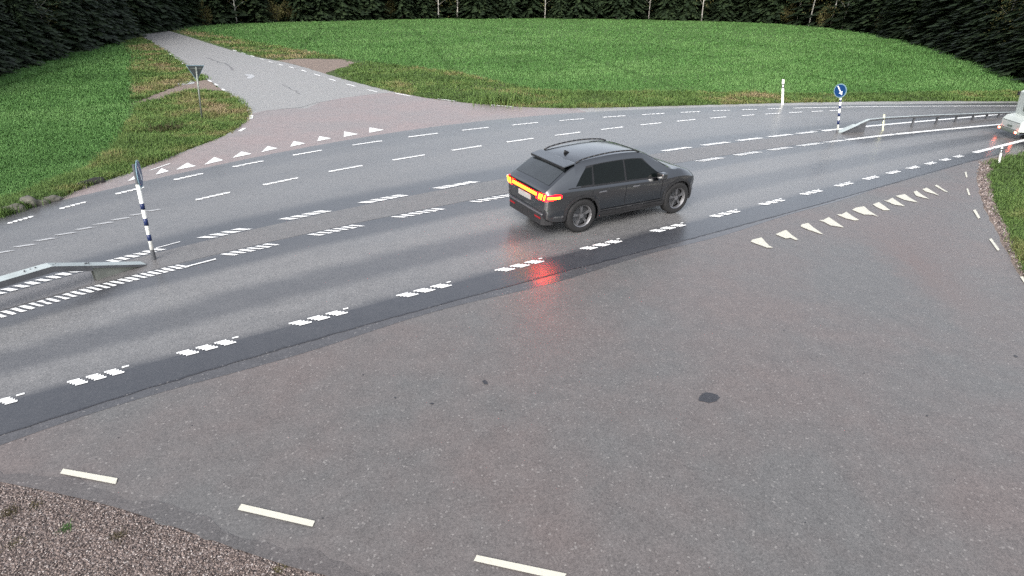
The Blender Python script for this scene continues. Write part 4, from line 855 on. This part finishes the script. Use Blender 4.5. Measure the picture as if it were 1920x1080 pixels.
# spoiler, roof rails, antenna, door lines, mirrors, handles
bm = bmesh.new(); box(bm, (.66, 0, 1.492), (.30, 1.38, .024), Matrix.Rotation(R(-11), 4, 'Y')); bevel(bm, .012); sp_ = bm_obj('spoiler', bm, M['paint'], car); bm = bmesh.new(); box(bm, (.53, 0, 1.442), (.03, 1.34, .035)); bm_obj('spoiler_lip', bm, M['black'], sp_)
for sd_ in (-1, 1):
    bm = bmesh.new(); prev = None
    for k in range(13):
        x = .85+k*1.75/12; p = side_pts(x)[10]; z = p[1]+.015+.035*math.sin(math.pi*k/12)**.4; c_ = (x, sd_*(p[0]+.0), z)
        if prev: cyl(bm, prev, c_, .017, n=8)
        prev = c_
    bm_obj('roof_rail', bm, M['black'], car, True)
    bm = bmesh.new(); vs = box(bm, (3.02, sd_*1.03, 1.06), (.16, .22, .15)); bevel(bm, .035, 3); mi = bm_obj('wing_mirror', bm, M['paint'], car, True)
    bm = bmesh.new(); box(bm, (3.05, sd_*.93, 1.01), (.07, .10, .05)); bm_obj('mirror_arm', bm, M['black'], mi)
    for x in (1.42, 2.36):
        bm = bmesh.new(); box(bm, (x, sd_*.945, .885), (.20, .02, .028)); bevel(bm, .008); bm_obj('door_handle', bm, M['chrome'], car)
    # door shut lines
    for x in (1.16, 2.085, 3.16):
        V = []
        for z in np.linspace(.42, .93, 12):
            pts = side_pts(x); ys = [p[0] for p in pts[2:8]]; zs_ = [p[1] for p in pts[2:8]]; y = np.interp(z, zs_, ys)+.0025; V += [(x-.006, sd_*y, z), (x+.006, sd_*y, z)]
        mesh_obj('door_line', V, [(2*i, 2*i+1, 2*i+3, 2*i+2) for i in range(11)], M['black'], car)
    # sill cladding
    V = []; xl = np.linspace(1.34, 3.28, 16)
    for x in xl:
        for z in (.205, .27, .34, .42):
            pts = side_pts(x); y = np.interp(z, [p[1] for p in pts[1:5]], [p[0] for p in pts[1:5]])+.012; V.append((x, sd_*y, z))
    mesh_obj('sill_cladding', V, [(4*i+j, 4*i+j+1, 4*i+j+5, 4*i+j+4) for i in range(15) for j in range(3)], M['clad'], car)
    mesh_obj('side_moulding', [(x, sd_*(np.interp(z, [p[1] for p in side_pts(x)[1:5]], [p[0] for p in side_pts(x)[1:5]])+.016), z) for x in np.linspace(1.4, 3.2, 10) for z in (.44, .465)], [(2*i, 2*i+1, 2*i+3, 2*i+2) for i in range(9)], M['clad'], car)
    # belt trim
    V = []
    for x in np.linspace(.55, 3.25, 30): V += [surf(x, .02, .007, sd_), surf(x, .06, .007, sd_)]
    mesh_obj('belt_trim', V, [(2*i, 2*i+1, 2*i+3, 2*i+2) for i in range(29)], M['chrome'] if False else M['black'], car)
    # wheels
    for ax in (XR, XF):
        bm = bmesh.new(); n = 40                                 # arch cladding ring
        prof = [(.43, .0), (.485, .0), (.485, .03), (.43, .03)]
        for k in range(n+1):
            a = math.pi*(-.06+1.12*k/n)
            yb = .92
            x_ = ax+math.cos(a)*.46; pts = side_pts(x_); z_ = .39+math.sin(a)*.46; yb = np.interp(min(max(z_, .25), .9), [p[1] for p in pts[1:7]], [p[0] for p in pts[1:7]])
            for r_, d_ in prof: bm.verts.new((ax+math.cos(a)*r_, sd_*(yb-.012+d_), .39+math.sin(a)*r_))
        bm.verts.ensure_lookup_table()
        for k in range(n):
            for j in range(4): bm.faces.new([bm.verts[4*k+j], bm.verts[4*k+(j+1) % 4], bm.verts[4*k+4+(j+1) % 4], bm.verts[4*k+4+j]])
        bmesh.ops.recalc_face_normals(bm, faces=bm.faces); bm_obj('wheel_arch', bm, M['clad'], car)
        we = empty('wheel', (ax, sd_*HT, .388), 0, 1.07); we.parent = car; we.rotation_euler = (0, 0, 0 if sd_ < 0 else math.pi)
        bm = bmesh.new(); prof = [(.235, -.10), (.30, -.115), (.345, -.105), (.362, -.08), (.364, 0), (.362, .08), (.345, .105), (.30, .115), (.235, .10)]; n = 48
        for k in range(n):
            a = 2*math.pi*k/n
            for r_, y in prof: bm.verts.new((r_*math.cos(a), y, r_*math.sin(a)))
        bm.verts.ensure_lookup_table()
        for k in range(n):
            for j in range(len(prof)-1): bm.faces.new([bm.verts[k*9+j], bm.verts[k*9+j+1], bm.verts[((k+1) % n)*9+j+1], bm.verts[((k+1) % n)*9+j]])
        bmesh.ops.recalc_face_normals(bm, faces=bm.faces); bm_obj('tyre', bm, M['tyre'], we, True)
        bm = bmesh.new(); cyl(bm, (0, .02, 0), (0, .03, 0), .23, n=40); bm_obj('brake_disc', bm, M['galvd'], we)
        bm = bmesh.new(); ro = 40
        for k in range(ro):
            a = 2*math.pi*k/ro
            for r_, y in ((.238, -.112), (.222, -.10), (.205, -.06), (.238, -.03)): bm.verts.new((r_*math.cos(a), y, r_*math.sin(a)))
        bm.verts.ensure_lookup_table()
        for k in range(ro):
            for j in range(3): bm.faces.new([bm.verts[k*4+j], bm.verts[k*4+j+1], bm.verts[((k+1) % ro)*4+j+1], bm.verts[((k+1) % ro)*4+j]])
        for k in range(5):
            for da in (-.13, .13):
                a = 2*math.pi*k/5+.4; box(bm, (math.cos(a+da*.6)*.125, -.075, math.sin(a+da*.6)*.125), (.20, .022, .026), Matrix.Rotation(-a-da, 4, 'Y'))
        cyl(bm, (0, -.09, 0), (0, -.04, 0), .05, n=18); bm_obj('rim', bm, M['rim'], we)
bm = bmesh.new(); vs = bmesh.ops.create_cone(bm, cap_ends=True, segments=16, radius1=.06, radius2=.012, depth=.075)['verts']
for v in vs: v.co = Vector((v.co.x*1.6+1.02-(v.co.z*.9), v.co.y*.45, v.co.z+1.60))
bm_obj('antenna', bm, M['black'], car, True)
# rear bumper cladding, plate, lamp bar
def rear_x(y, z): return .0+.10*(abs(y)/.80)**3+ (0 if z < .95 else (z-.95)*.45)
def rear_strip(name, y0, y1, z0, z1, mat, off=.012, n=24, zf=lambda y: 0, thick=True):
    V = []
    for i in range(n+1):
        y = y0+(y1-y0)*i/n; xx = -off+.0
        if abs(y) > .74: xx += (abs(y)-.74)*1.9 if abs(y) > .74 else 0
        yy = math.copysign(min(abs(y), .74+(abs(y)-.74)*.75), y) if abs(y) > .74 else y
        z_ = zf(y); V += [(xx, yy, z0+z_), (xx, yy, z1+z_), (xx+.05, yy, z1+z_), (xx+.05, yy, z0+z_)]
    Fs = []
    for i in range(n):
        a = 4*i; b = a+4; Fs += [(a, a+1, b+1, b)[::-1], (a+1, a+2, b+2, b+1)[::-1], (a+3, a, b, b+3)[::-1]]
    Fs += [(0, 1, 2, 3), (4*n, 4*n+3, 4*n+2, 4*n+1)]
    return mesh_obj(name, V, Fs, mat, car)
lb = rear_strip('tail_light_bar', -.86, .86, .865, .945, M['lampr'], .02)
rear_strip('light_core', -.82, .82, .878, .936, M['lampy'], .028).parent = lb
for sd_ in (-1, 1):
    V = []                                                       # lamp wrapping round the corner
    for x, y in ((-.045, .52), (-.035, .70), (.0, .82), (.05, .875), (.14, .912), (.24, .928), (.34, .937)):
        f = max(0, x)/.34; V += [(x, sd_*(y+.006), .835+.07*f), (x, sd_*(y+.006), .975-.02*f)]
    ln = mesh_obj('tail_light', V, [((2*i, 2*i+1, 2*i+3, 2*i+2) if sd_ < 0 else (2*i+2, 2*i+3, 2*i+1, 2*i)) for i in range(6)], M['lampc'] if sd_ < 0 else M['lampr'], car)
    for k in range(3):
        yy = .60+k*.085; xo = -.045 if yy < .72 else -.02
        V = [(xo, sd_*(yy), .85), (xo, sd_*(yy+.035), .85), (xo, sd_*(yy+.075), .97), (xo, sd_*(yy+.04), .97)]
        V += [(a+.01, b, c2_) for a, b, c2_ in V]
        mesh_obj('light_claw', V, [(0, 1, 2, 3), (7, 6, 5, 4), (0, 4, 5, 1), (1, 5, 6, 2), (2, 6, 7, 3), (3, 7, 4, 0)], M['lampy'], ln)
    V = []
    for x, y in ((.02, .868), (.08, .90), (.16, .922), (.24, .934), (.30, .94)): V += [(x, sd_*(y+.008), .885), (x, sd_*(y+.008), .93)]
    mesh_obj('light_core', V, [(2*i, 2*i+1, 2*i+3, 2*i+2) for i in range(4)], M['lampy'], ln)
    rear_strip('bumper_reflector', min(sd_*.45, sd_*.68), max(sd_*.45, sd_*.68), .40, .435, M['redlens'], .028, 6)
bmp = rear_strip('rear_bumper', -.84, .84, .27, .50, M['clad'], .018)
rear_strip('bumper_trim', -.78, .78, .50, .525, M['chrome'], .024)
rear_strip('number_plate', -.22, .30, .70, .81, M['platew'], .018, 4)
# windscreen wiper line, tailgate lip, front grille and headlights (hidden side)
rear_strip('tailgate_line', -.70, .70, .555, .565, M['black'], .006)
bm = bmesh.new(); box(bm, (XE-.02, 0, .52), (.05, 1.1, .26)); bevel(bm, .01); bm_obj('grille', bm, M['black'], car)
for sd_ in (-1, 1):
    bm = bmesh.new(); box(bm, (XE-.16, sd_*.70, .80), (.14, .26, .09), Matrix.Rotation(sd_*R(-30), 4, 'Z')); bevel(bm, .02, 2); bm_obj('headlight', bm, M['chrome'], car)
bm = bmesh.new(); box(bm, (2.2, 0, .30), (3.9, 1.35, .16)); bm_obj('underbody', bm, M['black'], car)
for a, z, nme in [((.0), .3, 'x')]: pass
# small lamps: light thrown on the wet road by the tail lights
# (the emissive lenses above do that themselves)

# ------------------------------------------------------------------ the white motorhome at the right edge
MS = .60; mh_h = R(-9); mp = P(1873, 238, .27); off_ = Matrix.Rotation(mh_h, 3, 'Z') @ Vector((-.38*MS, -.10*MS, 0))
mh = empty('motorhome', (mp.x-off_.x, mp.y-off_.y, .006), mh_h, MS)
tag(mh, 'white motorhome with lit red tail lights leaving at the right edge of the photo', 'motorhome')
M['mhw'] = plain('pale_motorhome_shell', (.52, .56, .53), .35, var=.07, scale=2)
M['mhg'] = plain('pale_green_grey_trim', (.14, .17, .145), .45, var=.1)
M['mhwin'] = plain('curtained_window', (.17, .17, .13), .25, var=.35, scale=9)
def prism(bm, outline, y0, y1):
    a = [bm.verts.new((x, y0, z)) for x, z in outline]; b = [bm.verts.new((x, y1, z)) for x, z in outline]; n = len(a)
    bm.faces.new(a); bm.faces.new(b[::-1])
    for i in range(n): bm.faces.new([a[i], b[i], b[(i+1) % n], a[(i+1) % n]])
    bmesh.ops.recalc_face_normals(bm, faces=bm.faces)
W2 = 2.1
bm = bmesh.new(); prism(bm, [(.28, .62), (.30, 1.35), (.12, 2.75), (.30, 2.86), (4.6, 2.86), (5.2, 2.5), (5.3, 1.9), (6.1, 1.2), (6.2, .6)], -W2, 0); bevel(bm, .05, 2); bm_obj('body', bm, M['mhw'], mh)
bm = bmesh.new(); prism(bm, [(-.30, .48), (-.34, 1.0), (-.18, 1.28), (.30, 1.40), (.30, .48)], -W2+.02, -.02); bevel(bm, .05, 2); bm_obj('rear_locker', bm, M['mhw'], mh)
bm = bmesh.new(); box(bm, (-.30, -W2/2, .42), (.16, W2+.04, .17)); bevel(bm, .04, 2); bm_obj('bumper', bm, M['mhg'], mh)
f = bm = bmesh.new(); box(bm, (.205, -1.35, 1.98), (.03, 1.15, .72), Matrix.Rotation(R(-7.3), 4, 'Y')); bevel(bm, .012); wf = bm_obj('rear_window', bm, M['mhg'], mh)
bm = bmesh.new(); box(bm, (.19, -1.35, 1.98), (.03, 1.0, .58), Matrix.Rotation(R(-7.3), 4, 'Y')); bm_obj('pane', bm, M['mhwin'], wf)
for y in (-.14, -1.96):
    bm = bmesh.new(); box(bm, (-.395, y, .45), (.03, .17, .10)); bevel(bm, .008); bm_obj('tail_light', bm, plain('motorhome_tail_lamp', (.7, .05, .03), .3, emit=(1, .18, .10), es=14, var=0), mh)
bm = bmesh.new(); box(bm, (-.335, -W2/2, .72), (.02, .5, .12)); bm_obj('number_plate', bm, M['mhg'], mh)
for z_, nm_ in ((1.02, 'locker_lid_line'), (.56, 'locker_lower_line')):
    bm = bmesh.new(); box(bm, (-.335 if z_ > 1 else -.315, -W2/2, z_), (.025, W2-.3, .022)); bm_obj(nm_, bm, M['galvd'], mh)
bm = bmesh.new(); box(bm, (.10, -.55, 2.70), (.03, .16, .06)); bm_obj('marker_lamp', bm, M['black'], mh); bm = bmesh.new(); box(bm, (.10, -1.7, 2.70), (.03, .16, .06)); bm_obj('marker_lamp', bm, M['black'], mh)
for y in (-.35, -1.75):
    bm = bmesh.new(); cyl(bm, (.5, y, 2.95), (4.4, y, 2.95), .02, n=8)
    for x in (.5, 1.8, 3.1, 4.4): cyl(bm, (x, y, 2.85), (x, y, 2.95), .015, n=6)
    bm_obj('roof_rail', bm, M['black'], mh)
bm = bmesh.new(); cyl(bm, (.9, -.15, 2.85), (.9, -.15, 3.1), .03, n=8); bm_obj('roof_vent', bm, M['mhw'], mh)
bm = bmesh.new(); box(bm, (.10, .0, 2.62), (.16, .10, .22)); bm_obj('roof_corner_cap', bm, M['black'], mh)
for ax in (1.45, 5.0):
    for y in (-W2+.14, -.14):
        we = empty('wheel', (ax, y, .34)); we.parent = mh
        bm = bmesh.new(); cyl(bm, (0, -.1, 0), (0, .1, 0), .34, n=28); bevel(bm, .02, 2); bm_obj('tyre', bm, M['tyre'], we)
        bm = bmesh.new(); cyl(bm, (0, -.112, 0), (0, .112, 0), .20, n=20); bm_obj('rim', bm, M['rim'], we)
bm = bmesh.new(); prism(bm, [(-.2, .36), (-.2, .62), (1.0, .62), (1.9, .62), (6.0, .62), (6.0, .36), (1.9, .36), (1.9, .6), (1.0, .6), (1.0, .36)][:6], -W2+.3, -.3); bm_obj('chassis', bm, M['black'], mh)
bm = bmesh.new(); box(bm, (1.45, -W2-.004, .66), (.95, .012, .50)); bm_obj('wheel_arch', bm, M['mhg'], mh)

scene.cycles.use_denoising = False; scene.cycles.sample_clamp_indirect = 1.5
